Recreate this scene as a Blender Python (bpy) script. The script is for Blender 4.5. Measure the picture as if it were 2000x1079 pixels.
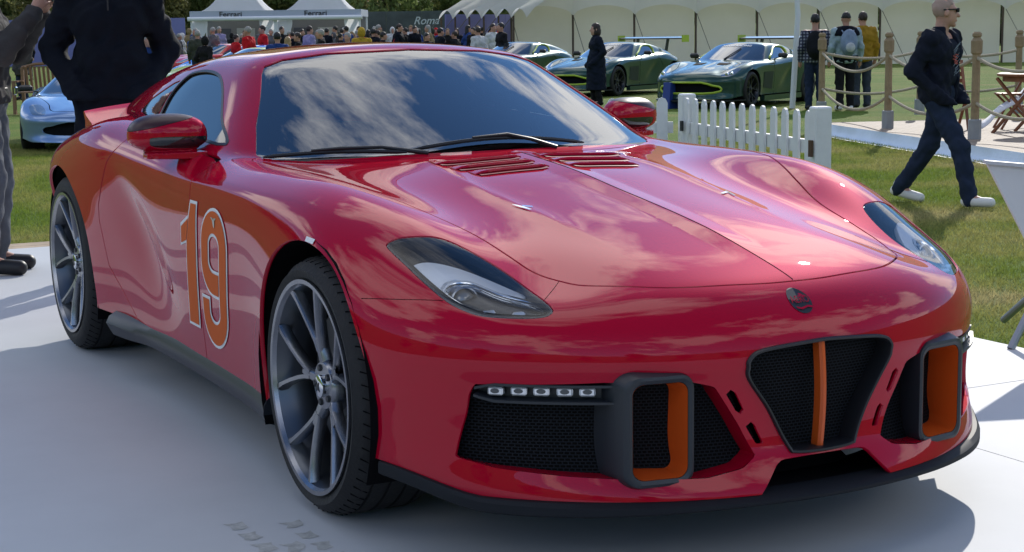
import bpy, math, random
import numpy as np
from mathutils import Vector, Matrix
R = math.radians
scene = bpy.context.scene
for o in list(bpy.data.objects): bpy.data.objects.remove(o)
COL = scene.collection
random.seed(4)
# ---------------------------------------------------------------- camera
CAM_P = (-2.43024, -4.00673, 1.25759); YAW, PITCH, ROLL = R(27.684), R(8.398), R(-.794)
cd = bpy.data.cameras.new('camera'); cam = bpy.data.objects.new('camera', cd); COL.objects.link(cam)
cd.sensor_width = 36; cd.lens = 3217.58/2000*36; cd.clip_end = 3000; cd.clip_start = .05
_f = Vector((math.sin(YAW)*math.cos(PITCH), math.cos(YAW)*math.cos(PITCH), -math.sin(PITCH)))
_r = Vector((math.cos(YAW), -math.sin(YAW), 0)); _u = _r.cross(_f)
_rr = math.cos(ROLL)*_r+math.sin(ROLL)*_u; _uu = -math.sin(ROLL)*_r+math.cos(ROLL)*_u
cam.matrix_world = Matrix(((_rr.x,_uu.x,-_f.x,CAM_P[0]),(_rr.y,_uu.y,-_f.y,CAM_P[1]),(_rr.z,_uu.z,-_f.z,CAM_P[2]),(0,0,0,1)))
scene.camera = cam
# ---------------------------------------------------------------- light
SUN_AZ, SUN_EL = R(45), R(28)            # azimuth from +Y towards +X, sun stands behind the car
world = bpy.data.worlds.new('World'); scene.world = world; world.use_nodes = True
nt = world.node_tree; nt.nodes.clear()
def wn(t, **k):
    n = nt.nodes.new(t)
    for a, b in k.items(): setattr(n, a, b)
    return n
sky = wn('ShaderNodeTexSky', sky_type='NISHITA', sun_disc=False, sun_elevation=SUN_EL, sun_rotation=SUN_AZ, air_density=1.1, dust_density=0, ozone_density=8)
tc = wn('ShaderNodeTexCoord'); sep = wn('ShaderNodeSeparateXYZ'); nt.links.new(tc.outputs['Generated'], sep.inputs[0])
zz = wn('ShaderNodeMath', operation='MAXIMUM'); zz.inputs[1].default_value = 0; nt.links.new(sep.outputs['Z'], zz.inputs[0])
za = wn('ShaderNodeMath', operation='ADD'); za.inputs[1].default_value = .35; nt.links.new(zz.outputs[0], za.inputs[0])
dv = wn('ShaderNodeVectorMath', operation='DIVIDE'); cb = wn('ShaderNodeCombineXYZ')
for i in range(3): nt.links.new(za.outputs[0], cb.inputs[i])
nt.links.new(tc.outputs['Generated'], dv.inputs[0]); nt.links.new(cb.outputs[0], dv.inputs[1])
mp = wn('ShaderNodeMapping'); mp.inputs['Location'].default_value = (6.28, 17, 0); mp.inputs['Scale'].default_value = (1, 1, 0); mp.inputs['Rotation'].default_value = (0, 0, R(60))
nt.links.new(dv.outputs[0], mp.inputs[0])
nz = wn('ShaderNodeTexNoise'); nz.inputs['Scale'].default_value = 1.6; nz.inputs['Detail'].default_value = 12; nz.inputs['Roughness'].default_value = .6; nz.inputs['Distortion'].default_value = .25
nt.links.new(mp.outputs[0], nz.inputs['Vector'])
cr = wn('ShaderNodeValToRGB'); cr.color_ramp.elements[0].position = .512; cr.color_ramp.elements[1].position = .595
nt.links.new(nz.outputs['Fac'], cr.inputs[0])
mx = wn('ShaderNodeMix', data_type='RGBA'); mx.inputs['B'].default_value = (11, 11.1, 11.4, 1)
nt.links.new(cr.outputs['Color'], mx.inputs['Factor']); nt.links.new(sky.outputs[0], mx.inputs['A'])
bg = wn('ShaderNodeBackground'); bg.inputs['Strength'].default_value = .13
nt.links.new(mx.outputs['Result'], bg.inputs['Color'])
wo = wn('ShaderNodeOutputWorld'); nt.links.new(bg.outputs[0], wo.inputs['Surface'])
sl = bpy.data.lights.new('sun', 'SUN'); sl.energy = 3.3; sl.angle = R(.53); sl.color = (1, .95, .87)
sun = bpy.data.objects.new('sun', sl); COL.objects.link(sun)
_sd = Vector((math.sin(SUN_AZ)*math.cos(SUN_EL), math.cos(SUN_AZ)*math.cos(SUN_EL), math.sin(SUN_EL)))
sun.rotation_euler = _sd.to_track_quat('Z', 'Y').to_euler()
vs = scene.view_settings; vs.view_transform = 'Standard'; vs.look = 'None'; vs.exposure = .25; vs.gamma = 1; vs.use_curve_mapping = False
scene.cycles.max_bounces = 8; scene.cycles.transparent_max_bounces = 12
# ---------- smooth tables
def cspline(xs, ys, xq):
    xs=np.asarray(xs,float); ys=np.asarray(ys,float); n=len(xs)
    h=np.diff(xs); A=np.zeros((n,n)); sh=(n,)+ys.shape[1:]; b=np.zeros(sh)
    A[0,0]=A[-1,-1]=1
    for i in range(1,n-1):
        A[i,i-1]=h[i-1]; A[i,i]=2*(h[i-1]+h[i]); A[i,i+1]=h[i]
        b[i]=6*((ys[i+1]-ys[i])/h[i]-(ys[i]-ys[i-1])/h[i-1])
    M=np.linalg.solve(A,b.reshape(n,-1)).reshape(sh)
    i=np.clip(np.searchsorted(xs,xq)-1,0,n-2); hh=h[i]; a=xq-xs[i]; c=xs[i+1]-xq
    if ys.ndim>1: hh=hh[:,None]; a=a[:,None]; c=c[:,None]
    return (M[i]*c**3+M[i+1]*a**3)/(6*hh)+(ys[i]/hh-M[i]*hh/6)*c+(ys[i+1]/hh-M[i+1]*hh/6)*a
class Tab2:
    def __init__(s,us,vs,T,du=.03,dv=.03,sm=1):
        s.u0,s.v0,s.du,s.dv=us[0],vs[0],du,dv
        uq=np.arange(us[0],us[-1]+du*.5,du); vq=np.arange(vs[0],vs[-1]+dv*.5,dv)
        D=cspline(us,np.asarray(T,float),uq); D=cspline(vs,D.T,vq).T
        for _ in range(sm):
            E=np.pad(D,1,mode='reflect',reflect_type='odd')
            D=(E[:-2,1:-1]+2*E[1:-1,1:-1]+E[2:,1:-1])/4
            E=np.pad(D,1,mode='reflect',reflect_type='odd')
            D=(E[1:-1,:-2]+2*E[1:-1,1:-1]+E[1:-1,2:])/4
        s.D=np.pad(D,2,mode='reflect',reflect_type='odd')
    def __call__(s,u,v):
        D=s.D; a=(u-s.u0)/s.du+2; b=(v-s.v0)/s.dv+2
        a=np.clip(a,1.0,D.shape[0]-2.001); b=np.clip(b,1.0,D.shape[1]-2.001)
        i=np.floor(a).astype(int); j=np.floor(b).astype(int); a=a-i; b=b-j
        def w(t): return ((1-t)**3/6,(3*t**3-6*t*t+4)/6,(-3*t**3+3*t*t+3*t+1)/6,t**3/6)
        wa=w(a); wb=w(b); r=0
        for p in range(4):
            q=0
            for k in range(4): q=q+wb[k]*D[i+p-1,j+k-1]
            r=r+wa[p]*q
        return r
class Tab1:
    def __init__(s,us,T,du=.02,sm=2):
        s.u0,s.du=us[0],du; uq=np.arange(us[0],us[-1]+du*.5,du); D=cspline(us,np.asarray(T,float),uq)
        for _ in range(sm):
            E=np.pad(D,1,mode='reflect',reflect_type='odd'); D=(E[:-2]+2*E[1:-1]+E[2:])/4
        s.D=np.pad(D,2,mode='reflect',reflect_type='odd')
    def __call__(s,u):
        D=s.D; a=np.clip((u-s.u0)/s.du+2,1.0,len(D)-2.001); i=np.floor(a).astype(int); t=a-i
        return (1-t)**3/6*D[i-1]+(3*t**3-6*t*t+4)/6*D[i]+(-3*t**3+3*t*t+3*t+1)/6*D[i+1]+t**3/6*D[i+2]
def smax(a,b,k):
    h=np.maximum(k-np.abs(a-b),0)/k
    return np.maximum(a,b)+h*h*h*k/6
def smin(a,b,k): return -smax(-a,-b,k)
def sstep(a,b,x):
    t=np.clip((x-a)/(b-a),0,1); return t*t*(3-2*t)
# ---------- tables (half car: X=|x|, y back from front axle, z up)
TX=[0,.2,.4,.55,.68,.78,.88,.97,1.08]
TY=[-1.15,-.95,-.85,-.7,-.55,-.4,-.25,0,.2,.4,.6,.8,1.1,1.4,1.8,2.1,2.4,2.75,3.04,3.25,3.6]
TH=[[.565,.555,.53,.48,.42,.36,.30,.22,.12],
[.625,.618,.59,.55,.505,.46,.41,.35,.27],
[.656,.650,.625,.59,.555,.52,.475,.42,.34],
[.697,.691,.670,.632,.603,.565,.505,.44,.36],
[.728,.722,.702,.667,.654,.622,.560,.49,.40],
[.755,.749,.727,.709,.710,.684,.622,.55,.46],
[.779,.772,.751,.744,.760,.748,.695,.625,.54],
[.815,.808,.790,.789,.818,.825,.794,.74,.64],
[.845,.838,.822,.818,.842,.857,.825,.76,.65],
[.866,.860,.848,.843,.856,.866,.835,.77,.66],
[.884,.878,.866,.858,.862,.870,.84,.775,.66],
[.895,.89,.88,.868,.866,.872,.84,.775,.66],
[.90,.895,.89,.88,.876,.884,.84,.77,.65],
[.91,.91,.905,.90,.90,.902,.85,.77,.65],
[.93,.93,.93,.93,.93,.932,.88,.785,.66],
[.95,.95,.95,.95,.952,.948,.905,.82,.70],
[.96,.96,.96,.96,.96,.955,.925,.85,.74],
[.955,.955,.95,.945,.935,.915,.88,.82,.72],
[.945,.945,.935,.92,.895,.865,.82,.755,.66],
[.94,.94,.925,.90,.865,.825,.775,.70,.60],
[.93,.93,.91,.87,.82,.77,.71,.63,.53]]
HT=Tab2(TY,TX,TH,.03,.03,1)
GZ=[.05,.15,.25,.35,.5,.65,.75,.85,1.0]
GY=[-.1,.2,.5,.8,1.0,1.3,1.6,1.9,2.1,2.3,2.72,3.0]
GT=[[.91,.945,.953,.955,.957,.95,.935,.90,.84],
[.90,.94,.948,.95,.952,.947,.935,.905,.85],
[.855,.888,.900,.908,.920,.930,.934,.91,.86],
[.84,.870,.882,.893,.910,.922,.927,.91,.86],
[.84,.864,.876,.887,.905,.918,.923,.91,.86],
[.84,.862,.873,.882,.899,.912,.918,.91,.86],
[.84,.864,.875,.882,.894,.908,.917,.915,.865],
[.84,.872,.886,.893,.902,.915,.926,.925,.88],
[.85,.885,.903,.913,.920,.930,.941,.935,.89],
[.87,.91,.925,.938,.945,.95,.955,.945,.90],
[.88,.93,.945,.955,.965,.97,.967,.95,.90],
[.88,.93,.945,.955,.965,.965,.955,.94,.89]]
SG=Tab2(GY,GZ,GT,.05,.03,2)
Y0,Y1=-.1,2.80
NB=Tab1([.0,.10,.15,.2,.25,.30,.4,.46,.49,.53,.57,.62,.7,.85],[.80,.86,.895,.892,.868,.852,.853,.858,.866,.862,.850,.82,.76,.62],.012,1)
RB=Tab1([.0,.2,.3,.5,.7,.8,.9,1.0],[.52,.56,.60,.66,.69,.70,.70,.66],.02,2)
def ridge_x(y): return .305+.045*sstep(-.56,.25,y)-.03*sstep(.3,.6,y)
def H(X,y):
    h=HT(y,X)
    f=sstep(-.72,-.45,y)*(1-sstep(.55,.62,y))
    h=h+.007*f*np.maximum(0,1-np.sqrt(X*X+.003**2)/.07)
    d=X-ridge_x(y); g=sstep(-.56,-.1,y)*(1-sstep(.55,.62,y))
    q=np.sqrt(d*d+.006**2)-.006; h=h+.007*g*np.where(d>0,np.exp(-q/.07),np.exp(-q/.030))
    return h
def plan(X,y,z):
    a=SG(np.clip(y,Y0,Y1),z)
    # scallop that sweeps down behind the door number
    u=(y-1.72)*.80+(z-.55)*.60; v=-(y-1.72)*.60+(z-.55)*.80
    a=a-.026*np.exp(-(u/.32)**2-(np.where(v>0,v/.105,v/.15))**2)
    b=NB(z); br=RB(z)
    t=np.where(y<Y0,(Y0-y)/b,np.where(y>Y1,(y-Y1)/br,0))
    p=2.07; q=X/a; r=(q**p+t**p)**(1/p)+1e-9
    gx=(q/r)**(p-1)/a; gy=(t/r)**(p-1)/np.where(y<Y0,b,br)
    return (r-1)/np.sqrt(gx*gx+gy*gy+1e-9)
def F_body(X,y,z):
    h=H(X,y); e=.01
    hx=(HT(y,X+e)-HT(y,X-e))/(2*e); hy=(HT(y+e,X)-HT(y-e,X))/(2*e)
    ft=(z-h)/np.sqrt(1+hx*hx+hy*hy)
    fs=plan(X,y,z)
    k=.10-.075*sstep(-.3,.5,y)+.075*sstep(2.0,2.6,y)
    F=smax(ft,fs,k)
    return smax(F,.13-z,.02)
ZR=Tab1([.9,1.2,1.5,1.75,2.0,2.3,2.6,2.9,3.2,3.5,3.8],[1.165,1.205,1.226,1.231,1.226,1.20,1.155,1.095,1.02,.94,.86],.04,2)
def F_green(X,y,z):
    wf=(.60+2.36*(z-.885)+.40*(z-1.03)**2+.71*X*X-y)/2.6
    rf=(z-(ZR(y)-.17*X*X))*.96
    sf=(X-(.785-.80*(z-.888)-.10*np.maximum(0,y-1.9)**2-.03*np.maximum(0,1.3-y)))*.78
    F=smax(wf,rf,.05); F=smax(F,sf,.09)
    F=smax(F,y-3.5,.05)
    return smax(F,.80-z,.03)
def F_all(X,y,z):
    return smin(F_body(X,y,z),F_green(X,y,z),.035)
def surfnet(F,lo,hi,h):
    ax=[np.arange(lo[i],hi[i]+h,h) for i in range(3)]
    G=np.meshgrid(*ax,indexing='ij')
    C=F(*[g[::4,::4,::4] for g in G]); V=C
    for k in range(3): V=np.repeat(V,4,axis=k)
    V=np.ascontiguousarray(V[:G[0].shape[0],:G[0].shape[1],:G[0].shape[2]])
    near=np.abs(V)<h*7.5; V[near]=F(*[g[near] for g in G])
    n=V.shape; S=V<0
    c=np.zeros(tuple(k-1 for k in n),int)
    for a in (0,1):
        for b in (0,1):
            for d in (0,1): c+=S[a:n[0]-1+a,b:n[1]-1+b,d:n[2]-1+d]
    act=(c>0)&(c<8); idx=-np.ones(c.shape,int); cells=np.argwhere(act); idx[act]=np.arange(len(cells))
    P=np.zeros((len(cells),3)); N=np.zeros(len(cells))
    off=[(a,b,d) for a in(0,1) for b in(0,1) for d in(0,1)]
    for o in off:
        for k in range(3):
            if o[k]: continue
            q=list(o); q[k]=1
            va=V[cells[:,0]+o[0],cells[:,1]+o[1],cells[:,2]+o[2]]; vb=V[cells[:,0]+q[0],cells[:,1]+q[1],cells[:,2]+q[2]]
            m=(va<0)!=(vb<0); t=np.where(m,va/np.where(m,va-vb,1),0)
            pt=np.array(o,float)[None]+0*P; pt[:,k]+=t
            P[m]+=pt[m]; N[m]+=1
    P=(cells+P/N[:,None])*h+np.array(lo)
    fs=[]
    for k in range(3):
        i,j=(k+1)%3,(k+2)%3
        A=[slice(None)]*3; B=[slice(None)]*3; A[k]=slice(0,-1); B[k]=slice(1,None)
        sa=S[tuple(A)]; sb=S[tuple(B)]
        e=np.argwhere(sa!=sb); e=e[(e[:,i]>0)&(e[:,j]>0)&(e[:,i]<n[i]-1)&(e[:,j]<n[j]-1)]
        if len(e)==0: continue
        def cid(di,dj):
            q=e.copy(); q[:,i]+=di; q[:,j]+=dj; return idx[q[:,0],q[:,1],q[:,2]]
        Q=np.c_[cid(-1,-1),cid(0,-1),cid(0,0),cid(-1,0)]
        flip=sa[e[:,0],e[:,1],e[:,2]]==False
        Q[flip]=Q[flip][:,::-1]; fs.append(Q)
    return P,np.concatenate(fs)
def grad(F,P,e=.002):
    g=np.zeros_like(P)
    for k in range(3):
        d=np.zeros(3); d[k]=e
        g[:,k]=(F(*(P+d).T)-F(*(P-d).T))/(2*e)
    return g
def newton(F,P,it=3):
    for _ in range(it):
        g=grad(F,P); v=F(*P.T); P=P-(v/np.maximum((g*g).sum(1),1e-3))[:,None]*g*.9
    return P
# ---------------------------------------------------------------- materials
MATS = {}
def mat(name, col, rough=.5, metal=0, coat=0, bump=0, bscale=40, var=0, vscale=6, emit=None, spec=.5, coat_rough=.03, sheen=0, detail=4):
    if name in MATS: return MATS[name]
    m = bpy.data.materials.new(name); m.use_nodes = True; t = m.node_tree; b = t.nodes['Principled BSDF']
    b.inputs['Base Color'].default_value = (*col, 1); b.inputs['Roughness'].default_value = rough; b.inputs['Metallic'].default_value = metal
    b.inputs['Coat Weight'].default_value = coat; b.inputs['Coat Roughness'].default_value = coat_rough; b.inputs['Specular IOR Level'].default_value = spec
    if sheen: b.inputs['Sheen Weight'].default_value = sheen
    if emit: b.inputs['Emission Color'].default_value = (*emit[:3], 1); b.inputs['Emission Strength'].default_value = emit[3]
    if var or bump:
        tcn = t.nodes.new('ShaderNodeTexCoord')
    if var:
        n = t.nodes.new('ShaderNodeTexNoise'); n.inputs['Scale'].default_value = vscale; n.inputs['Detail'].default_value = detail; n.inputs['Roughness'].default_value = .65
        t.links.new(tcn.outputs['Object'], n.inputs['Vector'])
        mr = t.nodes.new('ShaderNodeMapRange'); mr.inputs['From Min'].default_value = .3; mr.inputs['From Max'].default_value = .7
        mr.inputs['To Min'].default_value = 1-var; mr.inputs['To Max'].default_value = 1+var; t.links.new(n.outputs['Fac'], mr.inputs['Value'])
        h = t.nodes.new('ShaderNodeHueSaturation'); h.inputs['Color'].default_value = (*col, 1); t.links.new(mr.outputs[0], h.inputs['Value'])
        t.links.new(h.outputs[0], b.inputs['Base Color'])
    if bump:
        n2 = t.nodes.new('ShaderNodeTexNoise'); n2.inputs['Scale'].default_value = bscale; n2.inputs['Detail'].default_value = 3
        t.links.new(tcn.outputs['Object'], n2.inputs['Vector'])
        bp_ = t.nodes.new('ShaderNodeBump'); bp_.inputs['Strength'].default_value = bump; bp_.inputs['Distance'].default_value = .02
        t.links.new(n2.outputs['Fac'], bp_.inputs['Height']); t.links.new(bp_.outputs[0], b.inputs['Normal'])
    MATS[name] = m; return m
def glass_mat(name, tint, refl_rough=.0, base=None, ior=1.5):
    if name in MATS: return MATS[name]
    m = bpy.data.materials.new(name); m.use_nodes = True; t = m.node_tree; t.nodes.clear()
    o = t.nodes.new('ShaderNodeOutputMaterial'); mixs = t.nodes.new('ShaderNodeMixShader'); fr = t.nodes.new('ShaderNodeFresnel'); fr.inputs['IOR'].default_value = ior
    tr = t.nodes.new('ShaderNodeBsdfTransparent'); tr.inputs[0].default_value = (*tint, 1)
    gl = t.nodes.new('ShaderNodeBsdfGlossy'); gl.inputs['Roughness'].default_value = refl_rough; gl.inputs['Color'].default_value = (1, 1, 1, 1)
    t.links.new(fr.outputs[0], mixs.inputs[0]); t.links.new(tr.outputs[0], mixs.inputs[1]); t.links.new(gl.outputs[0], mixs.inputs[2]); t.links.new(mixs.outputs[0], o.inputs[0])
    MATS[name] = m; return m
# ---------------------------------------------------------------- objects
def tag(o, label=None, cat=None, group=None, kind=None):
    if label: o['label'] = label
    if cat: o['category'] = cat
    if group: o['group'] = group
    if kind: o['kind'] = kind
    return o
def empty(name, loc=(0, 0, 0), rz=0, label=None, cat=None, group=None, scale=1):
    o = bpy.data.objects.new(name, None); COL.objects.link(o); o.location = loc; o.rotation_euler = (0, 0, rz); o.scale = (scale,)*3
    o.empty_display_size = .2
    return tag(o, label, cat, group)
def link(name, me, parent=None):
    o = bpy.data.objects.new(name, me); COL.objects.link(o)
    if parent is not None: o.parent = parent
    return o
def make_mesh(name, V, F, material, smooth=True, normals=None, angle=None):
    me = bpy.data.meshes.new(name)
    V = np.asarray(V, float)
    me.from_pydata(V.tolist(), [], [list(map(int, f)) for f in F])
    me.update()
    if material is not None: me.materials.append(material)
    if smooth: me.polygons.foreach_set('use_smooth', np.ones(len(me.polygons), bool))
    if normals is not None: me.normals_split_custom_set_from_vertices(np.asarray(normals).tolist())
    elif smooth and angle: me.set_sharp_from_angle(angle=R(angle))
    return me
def mobj(name, V, F, material, parent=None, **k): return link(name, make_mesh(name, V, F, material, **k), parent)
def copy_tree(o, parent=None):
    c = o.copy(); COL.objects.link(c); c.parent = parent
    for ch in list(o.children): copy_tree(ch, c)
    return c
class MB:
    def __init__(s): s.V = []; s.F = []
    def add(s, V, F):
        n = len(s.V); s.V += [tuple(v) for v in V]; s.F += [tuple(i+n for i in f) for f in F]; return s
    def box(s, c, d, rot=None, bev=0):
        x, y, z = d[0]/2, d[1]/2, d[2]/2
        if bev:
            b = bev; V = []
            for sx in (-1, 1):
                for sy in (-1, 1):
                    for sz in (-1, 1):
                        V += [(sx*(x-b), sy*(y-b), sz*z), (sx*(x-b), sy*y, sz*(z-b)), (sx*x, sy*(y-b), sz*(z-b))]
            import bmesh
            bm = bmesh.new()
            for v in V: bm.verts.new(v)
            r = bmesh.ops.convex_hull(bm, input=bm.verts); bm.normal_update(); bm.verts.ensure_lookup_table(); bm.verts.index_update()
            bmesh.ops.dissolve_limit(bm, angle_limit=.02, verts=bm.verts, edges=bm.edges); bm.verts.index_update()
            V = [tuple(v.co) for v in bm.verts]; F = [[v.index for v in f.verts] for f in bm.faces]; bm.free()
        else:
            V = [(-x,-y,-z),(x,-y,-z),(x,y,-z),(-x,y,-z),(-x,-y,z),(x,-y,z),(x,y,z),(-x,y,z)]
            F = [(0,3,2,1),(4,5,6,7),(0,1,5,4),(1,2,6,5),(2,3,7,6),(3,0,4,7)]
        V = [Vector(v) for v in V]
        if rot is not None: V = [rot @ v for v in V]
        return s.add([(v.x+c[0], v.y+c[1], v.z+c[2]) for v in V], F)
    def bar(s, a, b, w, h, up=(0, 0, 1)):
        a = Vector(a); b = Vector(b); d = (b-a); L = d.length; d.normalize(); u = Vector(up); r = d.cross(u)
        if r.length < 1e-4: r = d.cross(Vector((1, 0, 0)))
        r.normalize(); u = r.cross(d); V = []
        for p in (a, b):
            for sr, su in ((-1,-1),(1,-1),(1,1),(-1,1)): V.append(tuple(p+r*sr*w/2+u*su*h/2))
        return s.add(V, [(3,2,1,0),(4,5,6,7),(0,1,5,4),(1,2,6,5),(2,3,7,6),(3,0,4,7)])
    def tube(s, path, r, n=8, closed=False, cap=True):
        P = [Vector(p) for p in path]; m = len(P); rs = r if hasattr(r, '__len__') else [r]*m
        V = []; F = []; pu = None
        for i in range(m):
            if closed: d = P[(i+1) % m]-P[i-1]
            else: d = P[min(i+1, m-1)]-P[max(i-1, 0)]
            d.normalize()
            if pu is None:
                pu = Vector((0, 0, 1)) if abs(d.z) < .9 else Vector((1, 0, 0))
            x = d.cross(pu); x.normalize(); pu = x.cross(d); pu.normalize()
            for k in range(n):
                a = 2*math.pi*k/n; V.append(tuple(P[i]+(x*math.cos(a)+pu*math.sin(a))*rs[i]))
        for i in range(m if closed else m-1):
            j = (i+1) % m
            for k in range(n): F.append((i*n+k, i*n+(k+1) % n, j*n+(k+1) % n, j*n+k))
        if cap and not closed: F += [tuple(range(n-1, -1, -1)), tuple((m-1)*n+k for k in range(n))]
        return s.add(V, F)
    def lathe(s, prof, n=32, axis='z', c=(0, 0, 0), closed=False):
        V = []; F = []; m = len(prof)
        for i in range(n):
            a = 2*math.pi*i/n; ca, sa = math.cos(a), math.sin(a)
            for r, h in prof:
                if axis == 'z': V.append((c[0]+r*ca, c[1]+r*sa, c[2]+h))
                elif axis == 'x': V.append((c[0]+h, c[1]+r*ca, c[2]+r*sa))
                else: V.append((c[0]+r*ca, c[1]+h, c[2]+r*sa))
        for i in range(n):
            j = (i+1) % n
            for k in range(m if closed else m-1): F.append((i*m+k, j*m+k, j*m+(k+1) % m, i*m+(k+1) % m))
        return s.add(V, F)
    def prism(s, poly, h0, h1, axis='z'):
        n = len(poly)
        def pt(p, h): return (p[0], p[1], h) if axis == 'z' else ((h, p[0], p[1]) if axis == 'x' else (p[0], h, p[1]))
        V = [pt(p, h0) for p in poly]+[pt(p, h1) for p in poly]
        F = [tuple(range(n-1, -1, -1)), tuple(range(n, 2*n))]+[(i, (i+1) % n, n+(i+1) % n, n+i) for i in range(n)]
        return s.add(V, F)
    def mirror_x(s):
        return MB().add([(-x, y, z) for x, y, z in s.V], [f[::-1] for f in s.F])
    def move(s, d, rz=0, sc=1):
        c, q = math.cos(rz), math.sin(rz)
        return MB().add([(d[0]+sc*(x*c-y*q), d[1]+sc*(x*q+y*c), d[2]+sc*z) for x, y, z in s.V], s.F)
    def build(s, name, material, parent=None, smooth=False, angle=35): return mobj(name, s.V, s.F, material, parent, smooth=smooth, angle=angle)
    def mesh(s, name, material, smooth=False, angle=35): return make_mesh(name, s.V, s.F, material, smooth=smooth, angle=angle)
def catmull(pts, n=8, closed=True):
    P = np.asarray(pts, float); m = len(P); out = []
    rng = range(m) if closed else range(m-1)
    for i in rng:
        if closed: a, b, c, d = P[i-1], P[i], P[(i+1) % m], P[(i+2) % m]
        else: a, b, c, d = P[max(i-1, 0)], P[i], P[i+1], P[min(i+2, m-1)]
        for k in range(n):
            t = k/n; out.append(.5*((2*b)+(c-a)*t+(2*a-5*b+4*c-d)*t*t+(3*b-a-3*c+d)*t**3))
    if not closed: out.append(P[-1])
    return np.array(out)
def sd_poly(Q, poly):
    """signed distance, positive inside"""
    A = np.asarray(poly, float); B = np.roll(A, -1, 0); d = np.full(len(Q), 1e9); ins = np.zeros(len(Q), bool)
    for a, b in zip(A, B):
        e = b-a; L = max((e*e).sum(), 1e-12); w = Q-a; t = np.clip((w@e)/L, 0, 1); r = w-t[:, None]*e
        d = np.minimum(d, (r*r).sum(1))
        c = ((a[1] <= Q[:, 1]) & (b[1] > Q[:, 1])) | ((b[1] <= Q[:, 1]) & (a[1] > Q[:, 1]))
        if abs(e[1]) > 1e-12: ins ^= c & (Q[:, 0] < a[0]+e[0]*(Q[:, 1]-a[1])/e[1])
    d = np.sqrt(d); return np.where(ins, d, -d)
class Surf:
    """polygon mesh with exact normals that can be cut along scalar fields"""
    def __init__(s, P, N, F): s.P = np.asarray(P, float); s.N = np.asarray(N, float); s.F = F
    def clip(s, d):
        d = np.where(np.abs(d) < 1e-6, 1e-6, d); pos = d > 0; P = []; N = []; cache = {}; base = len(s.P); F = []
        for f in s.F:
            g = [pos[i] for i in f]
            if all(g): F.append(tuple(f)); continue
            if not any(g): continue
            out = []; n = len(f)
            for k in range(n):
                a, b = f[k], f[(k+1) % n]
                if pos[a]: out.append(a)
                if pos[a] != pos[b]:
                    key = (a, b) if a < b else (b, a)
                    if key not in cache:
                        t = d[key[0]]/(d[key[0]]-d[key[1]]); cache[key] = base+len(P)
                        P.append(s.P[key[0]]*(1-t)+s.P[key[1]]*t); N.append(s.N[key[0]]*(1-t)+s.N[key[1]]*t)
                    out.append(cache[key])
            if len(out) > 2: F.append(tuple(out))
        PP = np.vstack([s.P]+([np.array(P)] if P else [])); NN = np.vstack([s.N]+([np.array(N)] if N else []))
        used = np.unique(np.array([i for f in F for i in f], int)) if F else np.zeros(0, int)
        m = -np.ones(len(PP), int); m[used] = np.arange(len(used))
        return Surf(PP[used], NN[used], [tuple(m[i] for i in f) for f in F])
    def sub(s, mask):
        F = [f for f in s.F if all(mask[i] for i in f)]
        return Surf(s.P, s.N, F).clip(np.ones(len(s.P)))
    def boundary(s):
        c = {}
        for f in s.F:
            n = len(f)
            for k in range(n):
                a, b = f[k], f[(k+1) % n]; key = (min(a, b), max(a, b))
                if key in c: c[key] = None
                else: c[key] = (a, b)
        return [e for e in c.values() if e]
    def flange(s, depth=.012, dirv=None, skip=None):
        """folded-in edge all round; returns a new Surf"""
        E = [e for e in s.boundary() if not (abs(s.P[e[0]][0]) < 2e-4 and abs(s.P[e[1]][0]) < 2e-4)]
        if skip is not None: E = [e for e in E if not skip(s.P[e[0]])]
        P = list(s.P); N = list(s.N); F = list(s.F); vm = {}
        acc = {}
        for a, b in E:
            n = s.N[a]+s.N[b]; t = s.P[b]-s.P[a]; o = np.cross(t, n); o = o/(np.linalg.norm(o)+1e-12)
            for v in (a, b): acc[v] = acc.get(v, 0)+o
        def get(v):
            if v not in vm:
                o = acc[v]; o = o/(np.linalg.norm(o)+1e-12); i = len(P); n = s.N[v]/(np.linalg.norm(s.N[v])+1e-12)
                P.append(s.P[v]); N.append(n*.5+o*.5); P.append(s.P[v]+(dirv if dirv is not None else -n*depth)); N.append(o); vm[v] = i
            return vm[v]
        for a, b in E:
            i, j = get(a), get(b); F.append((j, i, i+1, j+1))
        return Surf(np.array(P), np.array(N), F)
    def offset(s, d): return Surf(s.P+s.N*d, s.N, s.F)
    def mirrored(s): return Surf(s.P*[-1, 1, 1], s.N*[-1, 1, 1], [f[::-1] for f in s.F])
    def both(s):
        m = s.mirrored(); n = len(s.P); idx = np.arange(n)+n; c = np.abs(s.P[:, 0]) < 2e-4; idx[c] = np.arange(n)[c]
        P = np.vstack([s.P, m.P]); N = np.vstack([s.N, m.N]); N[:n][c] *= [0, 1, 1]
        F = s.F+[tuple(idx[i] for i in f) for f in m.F]
        return Surf(P, N, F).clip(np.ones(len(P)))
    def build(s, name, material, parent=None, flip=False):
        N = s.N/(np.linalg.norm(s.N, axis=1)[:, None]+1e-12)
        return mobj(name, s.P, s.F, material, parent, normals=N)
def field(S, poly, axes, mask=None, smooth=0, closed=True):
    p = catmull(poly, smooth) if smooth else np.asarray(poly, float)
    d = sd_poly(S.P[:, list(axes)], p)
    if mask is not None: d = np.where(mask(S.P), d, -np.abs(d)-.02)
    return d
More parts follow.
